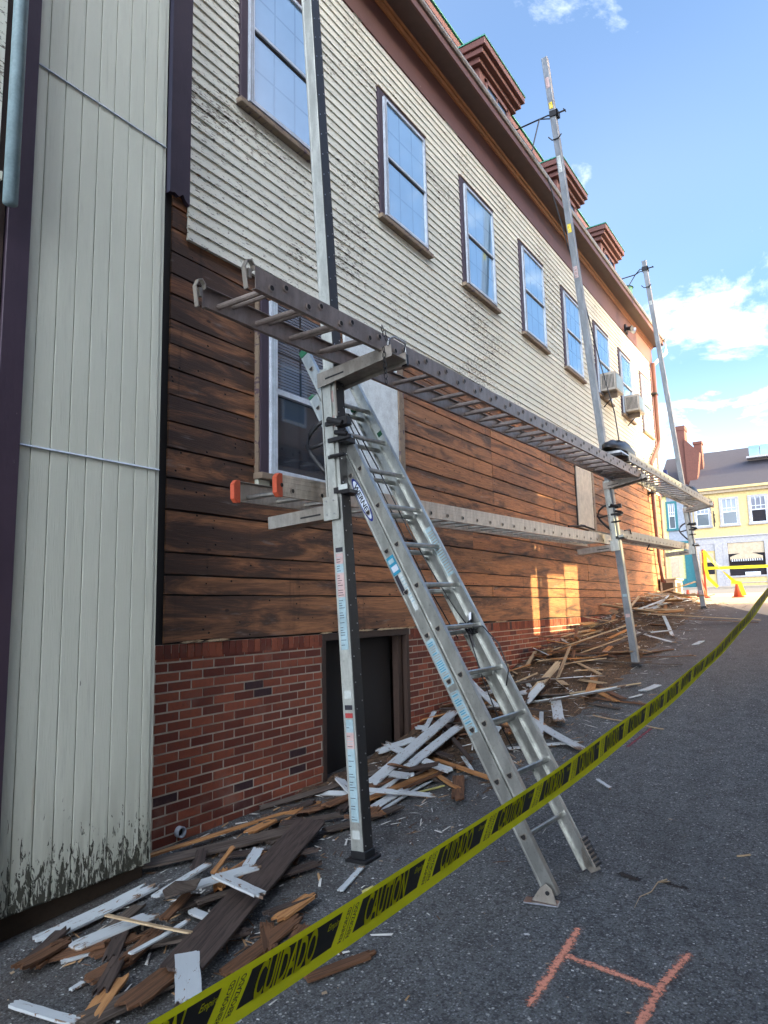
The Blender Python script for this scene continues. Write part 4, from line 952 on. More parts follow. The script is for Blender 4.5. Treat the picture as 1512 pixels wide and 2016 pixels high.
b.tube([Q-Wd*.02+N*.02, Q-Wd*.035-N*.03+D*-.14, Q-Wd*.02-N*.05-D*.2], .008, 'steel', 6); b.tube([Q-Wd*.02+N*.04, Q-Wd*.06+N*.0-D*.10], .012, 'steel', 6); b.build('rung_lock', lad)
# stickers on left rails (outer face looks toward -Wd)
def plate(b, o, s0, s1, n0, n1, m, lift): b.frame(o, D, -Wd, N, (s0, .0001+lift, n0), (s1, .0006+lift, n1), m)
def textmesh(body, size=1.0, shear=0, sx=1.0, bold=0.0):
    cu = bpy.data.curves.new('txt', 'FONT'); cu.body = body; cu.size = size; cu.shear = shear; cu.offset = bold; cu.resolution_u = 3; cu.align_x = 'LEFT'
    ob = bpy.data.objects.new('txt', cu); me = bpy.data.meshes.new_from_object(ob)
    vs = np.array([v.co[:] for v in me.vertices]); fs = [tuple(p.vertices) for p in me.polygons]
    bpy.data.objects.remove(ob); bpy.data.curves.remove(cu); bpy.data.meshes.remove(me)
    vs[:, 0] *= sx
    return vs, fs
b = MB()
ov = [(math.cos(q*math.pi/12), math.sin(q*math.pi/12)) for q in range(24)]
def oval(o, sc, nc, ls, ln, m, lift): b.poly([tuple(o+D*(sc+ls*c)+N*(nc+ln*s_)-Wd*lift) for c, s_ in ov], m)
oval(b0, 2.55, RH*.5, .175, .036, 'sticker_navy', .0006); oval(b0, 2.55, RH*.5, .155, .027, 'vinyl_white', .0012)
vs, fs = textmesh('WERNER', 1, 0, 1, .03); vs[:, 0] -= vs[:, 0].min(); sc = .25/vs[:, 0].max(); hgt = vs[:, 1].max()
b.add([tuple(b0+D*(2.55+.125-v[0]*sc)+N*(RH*.5-.017+v[1]/hgt*.034)-Wd*.0018) for v in vs], fs, 'ink')
plate(b, b0, 1.97, 2.10, .006, RH-.006, 'sticker_teal', .0005); plate(b, b0, 1.99, 2.03, .014, RH-.016, 'vinyl_white', .0012); plate(b, b0, 2.05, 2.08, .014, RH-.022, 'sticker_blue', .0012)
plate(b, b0, 1.83, 1.965, .004, RH*.45, 'ink', .0005); plate(b, b0, 1.70, 1.965, RH*.5, RH-.006, 'sticker_white', .0005)
for k in range(8): plate(b, b0, 1.76+k*.024, 1.768+k*.024, RH*.54, RH*.9, 'sticker_blue', .0012)
for (s0, s1) in ((1.20, 1.50), (.90, 1.16)):
    plate(b, b0, s0, s1, .008, RH-.010, 'sticker_blue', .0005)
    q = s0+.01
    while q < s1-.01: plate(b, b0, q, q+.006, .014, RH-.016-rnd.uniform(0, .015), 'alu_dull' if rnd.random() < .5 else 'sticker_teal', .0012); q += .014
b.build('rail_sticker', lad)
b = MB()   # sticker on the inner face of the right fly rail
def iplate(o, s0, s1, n0, n1, m, lift): b.frame(o, D, -Wd, N, (s0, .0036+lift, n0), (s1, .0042+lift, n1), m)
iplate(f1_, 1.92, 2.30, .008, RH-.010, 'sticker_blue', 0)
q = 1.94
while q < 2.28: iplate(f1_, q, q+.008, .014, RH-.018, 'alu_dull', .001); q += .020
iplate(f1_, 3.10, 3.24, .010, RH-.012, 'sticker_white', 0); iplate(f1_, 3.13, 3.17, .018, RH-.02, 'green_plastic', .001)
b.build('inner_sticker', lad)
# rope
b = MB()
def LP(s, w, n): return tuple(A+D*s+Wd*w+N*n)
b.tube([LP(3.3, .22, .10), LP(2.8, .25, .10), LP(2.3, .27, .085), LP(1.9, .30, .09), LP(1.65, .36, .085), LP(1.52, .40, .09)], .0045, 'black_plastic', 6)
b.tube([LP(3.3, .30, .02), LP(2.6, .32, .0), LP(1.9, .33, -.01), LP(1.5, .36, .0)], .004, 'black_plastic', 6)
pts = [LP(1.52+.05*math.sin(q*1.3), .38+.05*math.cos(q*.9), .10+.025*math.sin(q*2.1)) for q in range(16)]
b.tube(pts, .006, 'black_plastic', 6)
b.tube([LP(1.52, .38, .12), LP(1.50, .44, .16), LP(1.35, .47, .19), LP(1.18, .46, .17), LP(1.10, .43, .12)], .0045, 'black_plastic', 6)
b.tube([LP(1.50, .36, .09), LP(1.2, .33, .05), LP(.9, .34, .01), LP(.75, .36, .0)], .004, 'black_plastic', 6)
b.build('halyard_rope', lad, smooth=True)

# cords and things left on the stages
b = MB(); b.tube([(.50, 10.55, 8.6), (.72, 10.9, 7.2), (.86, 11.0, 6.4), (.95, 11.3, 5.5), (1.15, 11.2, 4.6), (1.30, 10.8, 3.92)], .010, 'black_plastic', 6)
one(b, 'safety_rope', 'dark rope hanging from the eaves beside the middle pole down to the stage', 'rope')
def lump(name, c, dims, m, label, cat, seed):
    r2 = random.Random(seed); b = MB(); nu, nv = 14, 8; vs = []
    for i in range(nv+1):
        ph = math.pi/2*i/nv
        for j in range(nu):
            th = 2*math.pi*j/nu; rr = math.cos(ph)*(1+r2.uniform(-.07, .07)); vs.append((c[0]+dims[0]*rr*math.cos(th), c[1]+dims[1]*rr*math.sin(th), c[2]+dims[2]*math.sin(ph)*(1+.25*math.sin(th*2+1))*(1+r2.uniform(-.08, .08))))
    fs = [(i*nu+j, i*nu+(j+1) % nu, (i+1)*nu+(j+1) % nu, (i+1)*nu+j) for i in range(nv) for j in range(nu)]
    b.add(vs, fs, m); return one(b, name, label, cat, smooth=True)
lump('work_jacket', (1.45, 10.15, 3.665), (.17, .70, .19), 'black_plastic', 'black work jacket heaped on the stage beside the middle pole', 'jacket', 3)
lump('tool_bag', (1.46, 15.6, 3.76), (.15, .35, .16), 'black_plastic', 'dark bag lying on the far upper stage near its end', 'bag', 5)
b = MB(); b.box((1.3, 9.6, 3.56), (1.62, 10.1, 3.60), 'dark_iron'); b.box((1.32, 9.62, 3.6), (1.6, 10.12, 3.64), 'steel'); one(b, 'tool_tray', 'flat metal tray under the black work jacket', 'tray', bevel=.004)
b = MB(); b.tube([(1.6+.07*math.cos(q*.5), 11.2+.14*math.sin(q*.5), 3.80+.07*math.sin(q*.5+.4)) for q in range(13)], .006, 'dark_iron', 6); one(b, 'wire_coil', 'small open wire loop standing on the stage behind the work jacket', 'wire')
b = MB(); b.box((1.55, 12.6, 3.69), (1.60, 12.66, 3.82), 'sticker_navy'); b.box((1.50, 12.75, 3.69), (1.58, 12.83, 3.80), 'black_plastic'); b.tube([(1.57, 12.63, 3.82), (1.5, 12.8, 3.86)], .012, 'black_plastic', 6); one(b, 'stage_clamp', 'dark blue and black clamp gripping the sunlit stage rail', 'clamp')
b = MB(); b.tube([(1.0, 10.2, 2.63), (.9, 9.9, 2.68), (1.05, 9.6, 2.63), (.95, 9.2, 2.60)], .014, 'black_plastic', 6); one(b, 'power_cable', 'black cable draped over the end of the lower near stage', 'cable')
b = MB(); b.tube([(1.09, 11.55, 2.72), (1.11, 11.8, 2.76), (1.09, 11.95, 2.70)], .010, 'dark_iron', 6); b.tube([(1.09, 13.2, 2.60), (1.02, 13.3, 2.52), (1.1, 13.4, 2.50)], .012, 'dark_iron', 6); one(b, 'hook_wire', 'bent dark wires hooked over the lower far stage', 'wire')
b = MB()
for (zz, yy) in ((3.34, 10.72), (3.32, 10.95)):
    for k in range(9):
        c = Vector((1.67, yy, zz-k*.035)); a = Vector((.010, 0, 0)) if k % 2 else Vector((0, .010, 0))
        b.tube([c+a+V(0, 0, .012), c+a-V(0, 0, .012), c-a-V(0, 0, .012), c-a+V(0, 0, .012), c+a+V(0, 0, .012)], .003, 'dark_iron', 4)
one(b, 'hanging_chain', 'two short rusty chains hanging below the stage overlap at the middle pole', 'chain')

# ------------------------------------------------------------------ caution tape in front
K = .87; TW = .092; UN = .3365*K
def TP(y0):   # y0: unscaled arc parameter
    return Vector((4.014-K*(4.014-2.974-.0432*y0), K*y0, 1.54-K*(1.54-(.816+.0028*y0+.0115*y0*y0))))
_ys = np.arange(-1.6, 10.2, .02); _pts = [TP(y) for y in _ys]; _s = [0]
for a, c in zip(_pts[:-1], _pts[1:]): _s.append(_s[-1]+(c-a).length)
_s = np.array(_s); _s -= np.interp(.989, _ys, _s)
TILT = Vector((.10, 0, 1)).normalized()
def tpos(s, t, lift=0):
    y = float(np.interp(s, _s, _ys)); p = TP(y); d = (TP(y+.02)-TP(y-.02)).normalized()
    tw = .07*math.sin(s*1.7+1)+.03*math.sin(s*5.1); up = (Vector((.16+tw, 0, 1))); up = (up-d*up.dot(d)).normalized(); nrm = d.cross(up).normalized()
    if nrm.x < 0: nrm = -nrm
    rip = .0030*math.sin(s*5+t*2.5)
    return p+up*((t-.27)*TW)+nrm*(rip+lift)
tape = thing('caution_tape', tuple(TP(0)), 'yellow and black printed caution tape crossing the foreground from lower left to the right edge', 'caution tape')
b = MB(); ss = np.arange(_s[0]+.02, _s[-1]-.05, .02); vs = []
for s in ss:
    for t in (0, .25, .5, .75, 1): vs.append(tpos(s, t))
b.add(vs, [(i*5+k, (i+1)*5+k, (i+1)*5+k+1, i*5+k+1) for i in range(len(ss)-1) for k in range(4)], 'tape_yellow'); b.build('tape_band', tape, smooth=True)
blk = MB(); yel = MB()
def strip(mb, s0b, s1b, s0t, s1t, t0, t1, m, lift, n=24):
    vs = []
    for i in range(n+1):
        q = i/n
        for e in range(4):
            w = e/3; vs.append(tpos((s0b+(s1b-s0b)*q)*(1-w)+(s0t+(s1t-s0t)*q)*w, t0+(t1-t0)*w, lift))
    mb.add(vs, [(i*4+k, (i+1)*4+k, (i+1)*4+k+1, i*4+k+1) for i in range(n) for k in range(3)], m)
SL = .10   # slant
txt = {}
for wd in ('CUIDADO', 'CAUTION'):
    vs, fs = textmesh(wd, 1, 0, 1, .022); vs[:, 0] -= vs[:, 0].min(); vs[:, 1] -= vs[:, 1].min(); vs[:, 0] /= vs[:, 0].max(); vs[:, 1] /= vs[:, 1].max(); txt[wd] = (vs, fs)
em = textmesh('Empire', 1, .15, 1, .01); rf = textmesh('REINFORCED', 1, 0, 1, .02); rz = textmesh('REFORZADO', 1, 0, 1, .02)
def norm(a):
    v = a[0].copy(); v[:, 0] -= v[:, 0].min(); v[:, 1] -= v[:, 1].min(); v[:, 0] /= v[:, 0].max(); v[:, 1] /= v[:, 1].max(); return v, a[1]
em, rf, rz = norm(em), norm(rf), norm(rz)
for n in range(-4, 26):
    s0 = n*UN
    if s0+UN > ss[-1] or s0 < ss[0]: continue
    wd = 'CUIDADO' if n % 2 == 0 else 'CAUTION'
    u = UN; sl = .085*u
    strip(blk, s0, s0+.785*u, s0+sl, s0+.785*u+sl, .27, .87, 'tape_black', .0010)
    vs, fs = txt[wd]
    yel.add([tuple(tpos(s0+u*(.10+.50*v[0])+sl*v[1]*.55, .235+.665*v[1], .0022)) for v in vs], fs, 'tape_yellow')
    vs, fs = em
    yel.add([tuple(tpos(s0+u*(.665+.125*v[0])+sl*(.62+.2*v[1]), .63+.17*v[1], .0024)) for v in vs], fs, 'tape_yellow')
    # small print runs up the tape on the slant
    for (vv, off) in ((rf, .845), (rz, .925)):
        vs, fs = vv
        blk.add([tuple(tpos(s0+u*(off+.040*(1-v[1]))+sl*v[0], .25+.62*v[0], .0012)) for v in vs], fs, 'tape_black')
    strip(blk, s0+u*.902, s0+u*.908, s0+u*.902+sl, s0+u*.908+sl, .23, .88, 'tape_black', .0012, 1)
blk.build('black_print', tape); yel.build('yellow_lettering', tape)

# ------------------------------------------------------------------ marks on the asphalt
def sprayline(name, pts, w, m, label, cat):
    n = 40; P_ = [Vector((p[0], p[1], 0)) for p in pts]; L = [0]
    for a, c in zip(P_[:-1], P_[1:]): L.append(L[-1]+(c-a).length)
    vs = []; ed = []; cr = 7
    for i in range(n+1):
        s = L[-1]*i/n; k = max(j for j in range(len(P_)-1) if L[j] <= s+1e-9); q = (s-L[k])/(L[k+1]-L[k]); p = P_[k].lerp(P_[k+1], min(1, q)); d = (P_[k+1]-P_[k]).normalized(); pr = Vector((-d.y, d.x, 0))
        for j in range(cr):
            u = (j/(cr-1)-.5)*2; ww = w*(1+.12*math.sin(i*.7)); v = p+pr*u*ww*.9
            vs.append((v.x, v.y, G(v.y)+.0045)); ed.append(max(0, 1-abs(u)**1.3)*(min(1, min(i, n-i)/4+.2)))
    b = MB(); b.add(vs, [(i*cr+j, (i+1)*cr+j, (i+1)*cr+j+1, i*cr+j+1) for i in range(n) for j in range(cr-1)], m)
    o = b.build(name); at = o.data.attributes.new('edge', 'FLOAT', 'POINT'); at.data.foreach_set('value', ed)
    return tag(o, label, cat)
sp = thing('spray_mark', (3.0, 3.2, 0), 'orange spray painted letter H on the asphalt at the lower right', 'painted mark')
H = [[(2.776, 3.545), (2.787, 3.252), (2.799, 2.80)], [(2.779, 3.248), (3.03, 3.206), (3.255, 3.156)], [(3.275, 3.54), (3.218, 3.174), (3.20, 2.80)]]
for k, l in enumerate(H):
    o = sprayline('stroke', l, .040, 'spray_orange', None, None); o.location = (-3.0, -3.2, .001*k); o.parent = sp
sprayline('pink_mark', [(2.12, 6.95), (2.15, 7.2), (2.20, 7.7)], .035, 'spray_pink', 'faint pink spray mark on the asphalt beside the middle of the tape', 'painted mark')
sprayline('oil_stain', [(2.76, 4.27), (2.84, 4.23), (2.90, 4.21)], .055, 'stain_brown', 'round brown stain on the asphalt nearest the ladder foot', 'stain')
sprayline('oil_stain', [(3.00, 4.26), (3.07, 4.23), (3.15, 4.22)], .045, 'stain_brown', 'flatter brown stain farther right of the ladder foot, by a thin root', 'stain')
b = MB(); b.tube([(3.02, 4.30, .016), (2.99, 4.22, .022), (2.985, 4.08, .016), (2.95, 3.98, .018), (2.955, 3.85, .010)], [.004, .003, .003, .002, .001], 'board_t', 5); b.tube([(2.99, 4.22, .02), (3.05, 4.24, .03)], .002, 'board_t', 4)
one(b, 'dry_twig', 'thin pale twig curling across the asphalt between the brown stains', 'twig')

# ------------------------------------------------------------------ debris
def board_mesh(name, L, w, th, kind, seed, jag=.45):
    r2 = random.Random(seed); n = 8; vs = []
    y0 = y1 = 0
    cols = 8 if w > .04 else 4
    endA = [r2.uniform(0, jag)*w*(1 if r2.random() < .6 else .2) for _ in range(9)]; endB = [(r2.uniform(0, jag*1.6)+(r2.random() < .25)*r2.uniform(.3, 1.3))*min(w, .08) for _ in range(9)]
    bow = r2.uniform(-.012, .018)*min(1, L); tw = r2.uniform(-.08, .08)
    for i in range(n+1):
        q = i/n
        for j in range(cols+1):
            u = j/cols-.5
            x = -L/2+L*q
            if i == 0: x += endA[j]
            if i == n: x -= endB[j]
            yy = u*w*(1+.02*math.sin(i*2.1+seed)); e = r2.gauss(0, .0012) if j in (0, cols) else 0
            z = bow*4*(q-.5)**2+tw*(q-.5)*u*w
            vs.append((x, yy+e, z)); 
    m_ = len(vs); vs += [(x, y, z-th) for x, y, z in vs]
    c1 = cols+1; fs = []
    for i in range(n):
        for j in range(cols):
            a = i*c1+j; fs.append((a, a+c1, a+c1+1, a+1)); fs.append((m_+a, m_+a+1, m_+a+c1+1, m_+a+c1))
    for i in range(n):
        a = i*c1; fs.append((a, m_+a, m_+a+c1, a+c1)); a = i*c1+cols; fs.append((a, a+c1, m_+a+c1, m_+a))
    for j in range(cols):
        fs.append((j, j+1, m_+j+1, m_+j)); a = n*c1+j; fs.append((a, m_+a, m_+a+1, a+1))
    me = bpy.data.meshes.new(name); me.from_pydata(vs, [], [f[::-1] for f in fs]); me.materials.append(MATS['board_'+kind]); me.update()
    return me
def put_board(name, a, c, w, kind, label, group, seed, th=.014, rollr=0, me=None):
    a, c = Vector(a), Vector(c); d = (c-a); L = d.length; d.normalize(); sd = Vector((0, 0, 1)).cross(d).normalized(); up = d.cross(sd)
    Rm = Matrix((d, sd, up)).transposed() @ Matrix.Rotation(rollr, 3, 'X')
    if me is None: me = board_mesh(name, L, w, th, kind, seed)
    o = bpy.data.objects.new(name, me); COL.objects.link(o)
    o.matrix_world = Matrix.Translation((a+c)/2+Vector((0, 0, th*.5+.004))) @ Rm.to_4x4()
    return tag(o, label, 'board', group)
NB = [
    ('w',(0.512,2.121,0.030),(0.516,2.832,0.030),0.100,'long white painted board with one bare worn end beside the grooved wall foundation'),
    ('w',(0.754,2.153,0.050),(0.839,2.587,0.050),0.110,'wide white board with a torn end lying near the grooved wall'),
    ('w',(0.755,2.097,0.015),(0.829,2.266,0.015),0.050,'short narrow white board poking out below the wider white one'),
    ('b',(0.862,2.181,0.020),(0.891,2.447,0.020),0.090,'short dark brown board between white pieces near the grooved wall'),
    ('t',(0.718,2.363,0.100),(1.263,2.443,0.100),0.022,'thin beige stick lying across the white and brown boards'),
    ('w',(1.125,2.203,0.080),(1.122,2.567,0.080),0.028,'thin white stick sloping across the dark boards'),
    ('b',(1.057,2.030,0.030),(1.061,2.271,0.030),0.090,'short dark board beside the raw orange split board'),
    ('w',(1.015,1.981,0.010),(1.013,2.057,0.010),0.030,'tiny white sliver poking from under a short dark board'),
    ('o',(1.315,1.866,0.030),(1.142,2.154,0.030),0.085,'raw orange split board near the lower left of the photo'),
    ('w',(0.900,1.791,0.020),(1.295,1.853,0.020),0.050,'white rounded trim strip at the lower left corner of the photo'),
    ('g',(1.299,1.828,0.030),(1.382,2.249,0.030),0.120,'grey-brown board with a pale lower edge beneath the upright white board'),
    ('b',(1.408,1.957,0.050),(1.337,2.389,0.050),0.120,'wide dark board running down to the split orange board'),
    ('w',(1.333,2.355,0.090),(1.709,2.040,0.090),0.105,'white painted board with chipped paint pointing at the camera behind the tape'),
    ('d',(0.733,4.009,0.090),(1.453,2.201,0.090),0.200,'widest and longest dark plank crossing the near debris diagonally'),
    ('o',(0.090,2.818,0.050),(0.426,4.474,0.050),0.050,'long rusty thin lath leaning along the foot of the brick wall'),
    ('g',(0.218,2.940,0.040),(0.679,3.919,0.040),0.120,'long dark grey plank parallel to the brick wall foot'),
    ('w',(0.696,2.675,0.060),(0.628,3.150,0.060),0.050,'splintered white board pointing to the corner of the brick wall'),
    ('w',(0.829,2.710,0.100),(1.010,3.188,0.100),0.090,'white board lying under the crossed white piece on the dark plank'),
    ('w',(0.976,2.864,0.160),(1.430,2.780,0.160),0.080,'short white board lying crosswise over the widest dark plank'),
    ('w',(0.881,3.208,0.060),(0.718,3.485,0.060),0.070,'stubby white board end behind the crossed white boards'),
    ('g',(0.882,2.651,0.050),(0.917,2.829,0.050),0.100,'small torn grey shingle among the white boards'),
    ('g',(0.958,2.739,0.060),(1.055,2.960,0.060),0.060,'small grey board with pale edge left of the widest dark plank'),
    ('o',(0.803,3.001,0.080),(0.603,3.365,0.080),0.030,'upright tan splinter near the brick wall'),
    ('b',(1.000,2.489,0.080),(0.876,2.765,0.080),0.050,'narrow brown slat leading under the torn shingle'),
    ('w',(0.957,2.706,0.030),(1.140,2.696,0.030),0.050,'small jagged white fragment left of the widest dark plank'),
    ('b',(1.561,2.364,0.020),(1.505,2.945,0.020),0.090,'brown board with a split pale edge beside the widest dark plank'),
    ('b',(1.890,2.524,0.015),(2.047,2.850,0.015),0.055,'narrow brown board lying under the printed tape'),
    ('w',(1.508,3.287,0.010),(1.417,3.626,0.010),0.035,'white sliver at the foot of the nearest jack pole'),
    ('y',(1.641,3.333,0.010),(1.657,3.429,0.010),0.060,'small pale yellow offcut touching the printed tape'),
    ('w',(0.56,4.95,0.07),(0.36,6.95,0.27),0.120,'uppermost wide white board slanting out of the dark doorway'),
    ('w',(0.66,4.93,0.04),(0.52,6.75,0.18),0.110,'second wide white board below the one in the doorway'),
    ('b',(0.570,4.343,0.050),(0.626,5.797,0.050),0.100,'brown board running from the doorway to the nearest pole'),
    ('o',(0.706,4.547,0.040),(0.825,5.707,0.040),0.090,'orange brown board below the white doorway boards'),
    ('w',(0.843,4.580,0.030),(0.805,5.575,0.030),0.090,'white board with bare lower edge near the nearest pole'),
    ('w',(0.921,4.560,0.020),(0.885,5.486,0.020),0.030,'thin white strip on the asphalt just right of the nearest pole'),
    ('y',(0.914,5.069,0.010),(1.046,5.344,0.010),0.022,'thin yellow strip on the asphalt by the doorway boards'),
    ('o',(0.790,5.601,0.030),(1.236,5.236,0.030),0.050,'tan board pointing away from the doorway heap'),
    ('b',(1.072,5.553,0.030),(1.369,4.962,0.030),0.100,'short brown block at the outer end of the doorway heap'),
    ('w',(0.86,6.05,0.05),(1.199,5.638,0.020),0.035,'narrow white stick just left of the leaning ladder'),
    ('b',(0.450,4.248,0.030),(0.565,4.884,0.030),0.100,'brown board end sticking out left of the nearest pole'),
    ('g',(0.852,3.984,0.020),(1.021,4.703,0.020),0.090,'dark flat board passing behind the nearest pole'),
    ('w',(0.795,7.664,0.050),(1.846,6.568,0.050),0.110,'long white board with square notches beside the leaning ladder'),
    ('w',(1.116,6.509,0.030),(1.716,6.948,0.030),0.070,'white board under the notched one beside the ladder'),
    ('w',(0.785,8.772,0.060),(1.318,7.410,0.060),0.120,'broad white board with dark stains lying end-on in the middle heap'),
    ('o',(1.186,7.291,0.050),(0.430,8.267,0.050),0.080,'tan board between the ladder and the middle heap'),
    ('b',(1.047,9.411,0.050),(1.725,8.542,0.050),0.080,'brown board reaching out of the middle heap toward the asphalt'),
    ('o',(1.184,9.120,0.020),(1.639,8.552,0.020),0.070,'orange board beneath the brown one at the edge of the middle heap'),
    ('o',(1.068,9.576,0.080),(1.290,8.524,0.080),0.100,'short tan board lying upright on the middle heap'),
    ('w',(1.765,9.162,0.010),(1.901,9.555,0.010),0.100,'white square-cut board alone on the asphalt past the middle heap'),
    ('w',(1.689,8.822,0.010),(1.798,9.017,0.010),0.040,'small white strip next to the lone white board'),
    ('t',(1.513,7.963,0.010),(1.917,7.808,0.010),0.025,'thin pale stick on the asphalt left of the tape'),
    ('t',(2.139,7.704,0.010),(2.335,7.622,0.010),0.025,'thin pale stick on the asphalt right of the tape'),
    ('w',(2.138,5.965,0.010),(2.311,5.770,0.010),0.030,'small white stick alone on the open asphalt'),
    ('g',(1.288,8.477,0.020),(1.730,8.291,0.020),0.050,'grey board edge lying flat in front of the middle heap'),
    ('b',(2.254,9.964,0.010),(2.253,12.970,0.010),0.060,'dark narrow board alone on the far asphalt'),
    ('w',(1.873,12.297,0.010),(1.931,12.670,0.010),0.100,'small white tile-shaped offcut on the far asphalt'),
    ('t',(3.379,4.871,0.005),(3.310,4.811,0.005),0.010,'tiny pale splinter on the open asphalt right of the ladder'),
    ('t',(0.62,13.95,0.30),(2.62,14.75,0.03),0.070,'long pale lath sticking far out of the far heap'),
    ('b',(0.50,14.1,0.22),(2.60,14.55,0.02),0.050,'long dark lath under the pale one sticking out of the far heap'),
    ('w',(0.90,12.70,0.14),(1.60,12.30,0.03),0.060,'pale board jutting out past the middle pole'),
    ('w',(1.01,14.30,0.20),(1.42,12.95,0.03),0.060,'narrow white board sloping down from the far heap'),
    ('b',(1.284,11.148,0.020),(2.029,11.332,0.020),0.040,'dark splintered lath beside the second pole foot'),

]
for i, (k, a, c, w, lab) in enumerate(NB):
    a = (a[0], a[1], G(a[1])+a[2]); c = (c[0], c[1], G(c[1])+c[2])
    put_board('wood_board', a, c, w, k, lab, 'torn boards lying along the wall', 100+i, th=.008 if w < .04 else .013, rollr=random.Random(i).uniform(-.10, .10))
# heap along the wall: height profile
def heap(x, y):
    h = float(np.interp(y, [4.0, 5.5, 6.6, 7.6, 9, 10.5, 12, 13.5, 15, 17, 18.6, 19.6], [.0, .06, .16, .30, .32, .34, .36, .36, .36, .34, .26, .05]))
    wd_ = float(np.interp(y, [4, 6.5, 8, 10, 12, 15, 18.5, 19.6], [.6, 1.0, 1.35, 1.4, 1.3, 1.35, 1.25, .5]))
    return h*max(0, 1-(max(0, x)/wd_)**1.2)
b = MB(); xs = np.linspace(.0, 1.5, 16); ysr = np.linspace(4.5, 19.6, 110); vs = []
for y in ysr:
    for x in xs: vs.append((x, y, G(y)+heap(x, y)*.75+rnd.uniform(-.02, .02)-.012))
b.add(vs, [(j*16+i, j*16+i+1, (j+1)*16+i+1, (j+1)*16+i) for j in range(109) for i in range(15)], 'rubble')  if 'rubble' in MATS else None
def b_rubble(t, bb):
    c = OC(t); n = noise(t, mapped(t, c, (3, 1, 3)), 16, 6, .7, .8)
    col = mixc(t, ramp(t, n, (.35, .65)), (.035, .022, .015), (.16, .095, .05)); t.links.new(col, bb.inputs['Base Color']); bb.inputs['Roughness'].default_value = .9
    bump(t, bb, n, .03)
mat('rubble', build=b_rubble)
b = MB(); b.add(vs, [(j*16+i, j*16+i+1, (j+1)*16+i+1, (j+1)*16+i) for j in range(109) for i in range(15)], 'rubble'); tag(b.build('debris_bed'), 'dark splintered rubble under the boards along the wall', 'rubble', kind='stuff')
hp = random.Random(42)
kinds = ['o']*5+['b']*5+['t']*4+['w']*3+['g']*2
protos = {}
def proto(kind, k):
    key = (kind, k)
    if key not in protos:
        L = (.32, .5, .75, 1.1, 1.5)[k]; w = (.07, .09, .05, .08, .045)[k]
        protos[key] = (board_mesh('broken_board', L, w, .014, kind, hash(kind) % 1 + k*7+ord(kind), .8), L)
    return protos[key]
HLAB = ('broken board in the heap between the doorway and the middle pole', 'splintered board in the heap past the middle pole')
for i in range(240):
    y = hp.uniform(6.9, 19.2); x = min(1.45, abs(hp.gauss(.45, .45))+.04)
    if hp.random() < .20: y = hp.uniform(4.7, 7.2); x = hp.uniform(.1, .9)
    if i >= 195: y = hp.uniform(1.95, 4.6); x = hp.uniform(.62, 1.75) if y < 3 else hp.uniform(.38, 1.2)
    kind = hp.choice('bdgdbo') if i >= 195 else hp.choice(kinds+['t']*6+['w']*2+['o']*2) if y > 8 else hp.choice(['o', 'b', 'w', 'g', 'w', 'b', 'd'])
    k = 0 if i >= 195 else hp.choice([0, 0, 1, 1, 2, 2, 3, 4]); me, L = proto(kind, k)
    ang = hp.gauss(math.pi/2, .75) if hp.random() < .7 else hp.uniform(0, math.pi)
    pit = hp.gauss(0, .13 if i < 195 else .04); z = G(y)+heap(x, y)*hp.uniform(.75, 1.08)+.015+abs(math.sin(pit))*L*.35
    d = Vector((math.cos(ang)*math.cos(pit), math.sin(ang)*math.cos(pit), math.sin(pit)+.085*math.sin(ang)))
    x = max(x, .03+abs(d.x)*L/2)
    z = G(y)+hp.uniform(.015, .05)+abs(math.sin(pit))*L*.3 if i >= 195 else z
    c = Vector((x, y, z)); a_, c_ = c-d*L/2, c+d*L/2
    put_board('broken_board', tuple(a_), tuple(c_), .08, kind, 'small dark wood scrap strewn between the grooved wall and the nearest pole' if i >= 195 else HLAB[0] if y < 10.6 else HLAB[1], 'small dark scraps around the near white boards' if i >= 195 else 'broken boards heaped nearer than the middle pole' if y < 10.6 else 'broken boards heaped beyond the middle pole', i, me=me, rollr=hp.gauss(0, .35 if i < 195 else .1))
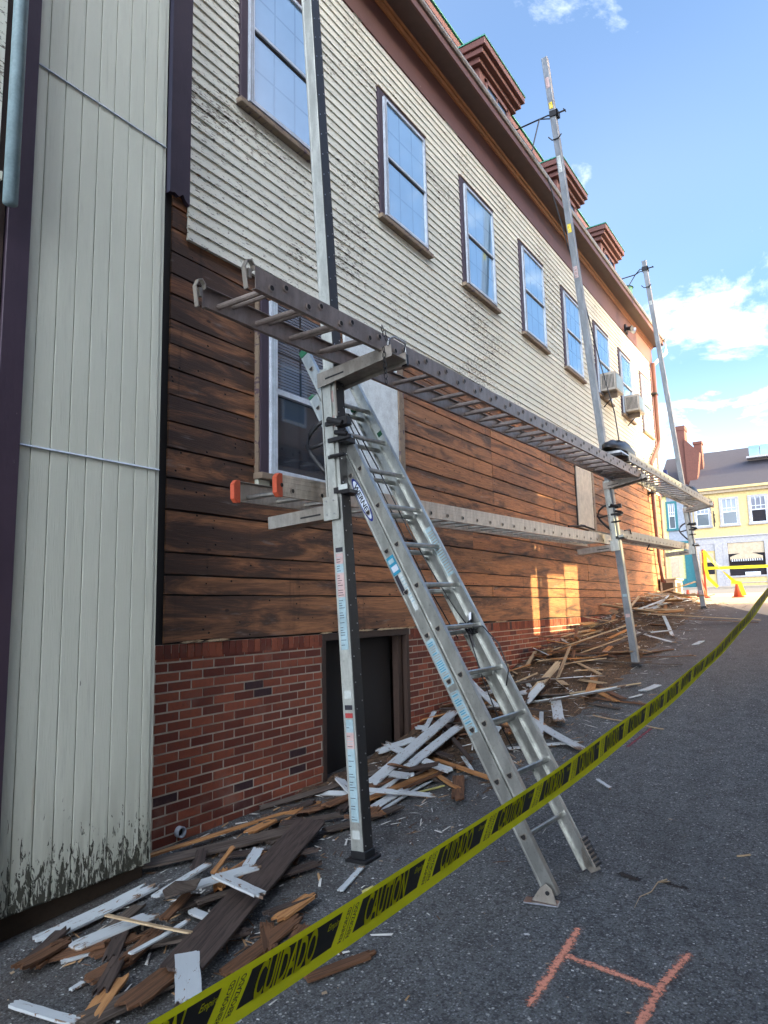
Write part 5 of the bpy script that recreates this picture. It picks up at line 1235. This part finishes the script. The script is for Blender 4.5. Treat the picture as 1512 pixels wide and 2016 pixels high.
# splinters and chips nobody could count
b = MB(); cr = random.Random(5)
for i in range(2600):
    y = cr.uniform(2.1, 19.3); x = abs(cr.gauss(.6, .6))+.05
    if y < 2.95: x += .35
    L = cr.uniform(.01, .10)*(1 if y > 6 else .6); w = cr.uniform(.002, .010); an = cr.gauss(math.pi/2, .9); z = G(y)+heap(x, y)*cr.uniform(.8, 1.05)+.008
    u = Vector((math.cos(an), math.sin(an), .09*math.sin(an)+cr.gauss(0, .12))).normalized(); v = Vector((-u.y, u.x, cr.uniform(-.3, .3))).normalized(); c = Vector((x, y, z)); t3 = Vector((0, 0, .004))
    b.add([c-u*L-v*w, c+u*L-v*w*.3, c+u*L*.8+v*w, c-u*L*.9+v*w*.8, c+t3], [(0, 1, 4), (1, 2, 4), (2, 3, 4), (3, 0, 4)], 'chips')
tag(b.build('wood_splinters'), 'loose splinters scattered over the debris and asphalt', 'splinters', kind='stuff')
b = MB()
for i in range(2600):
    y = cr.uniform(1.6, 16); x = abs(cr.gauss(.9, 1.05))+.1
    if cr.random() < .25: x = cr.uniform(1, 5.5)
    if y < 2.95 and x < .45: continue
    s = cr.uniform(.0022, .0070) if cr.random() < .9 else cr.uniform(.008, .016); an = cr.uniform(0, 6.28); z = G(y)+heap(x, y)*.98+.005
    c = Vector((x, y, z)); P5 = [c+Vector((math.cos(an+q*1.57)*s*cr.uniform(.6, 1.4), math.sin(an+q*1.57)*s*cr.uniform(.6, 1.4), cr.uniform(0, .003))) for q in range(4)]
    b.add(P5+[c+V(0, 0, .003)], [(0, 1, 4), (1, 2, 4), (2, 3, 4), (3, 0, 4)], 'paint_chips')
tag(b.build('paint_chips'), 'white paint chips scattered over the asphalt', 'paint chips', kind='stuff')
b = MB(); b.prism([(.45, 2.66, .06), (.49, 2.66, .03)] and [(.86, 2.60, .10), (.93, 2.56, .09), (.99, 2.60, .11), (1.0, 2.70, .10), (.95, 2.78, .12), (.88, 2.76, .10), (.84, 2.70, .11)], (0, 0, .008), 'board_g')
one(b, 'roof_shingle', 'round torn grey shingle among the white boards near the grooved wall', 'shingle')
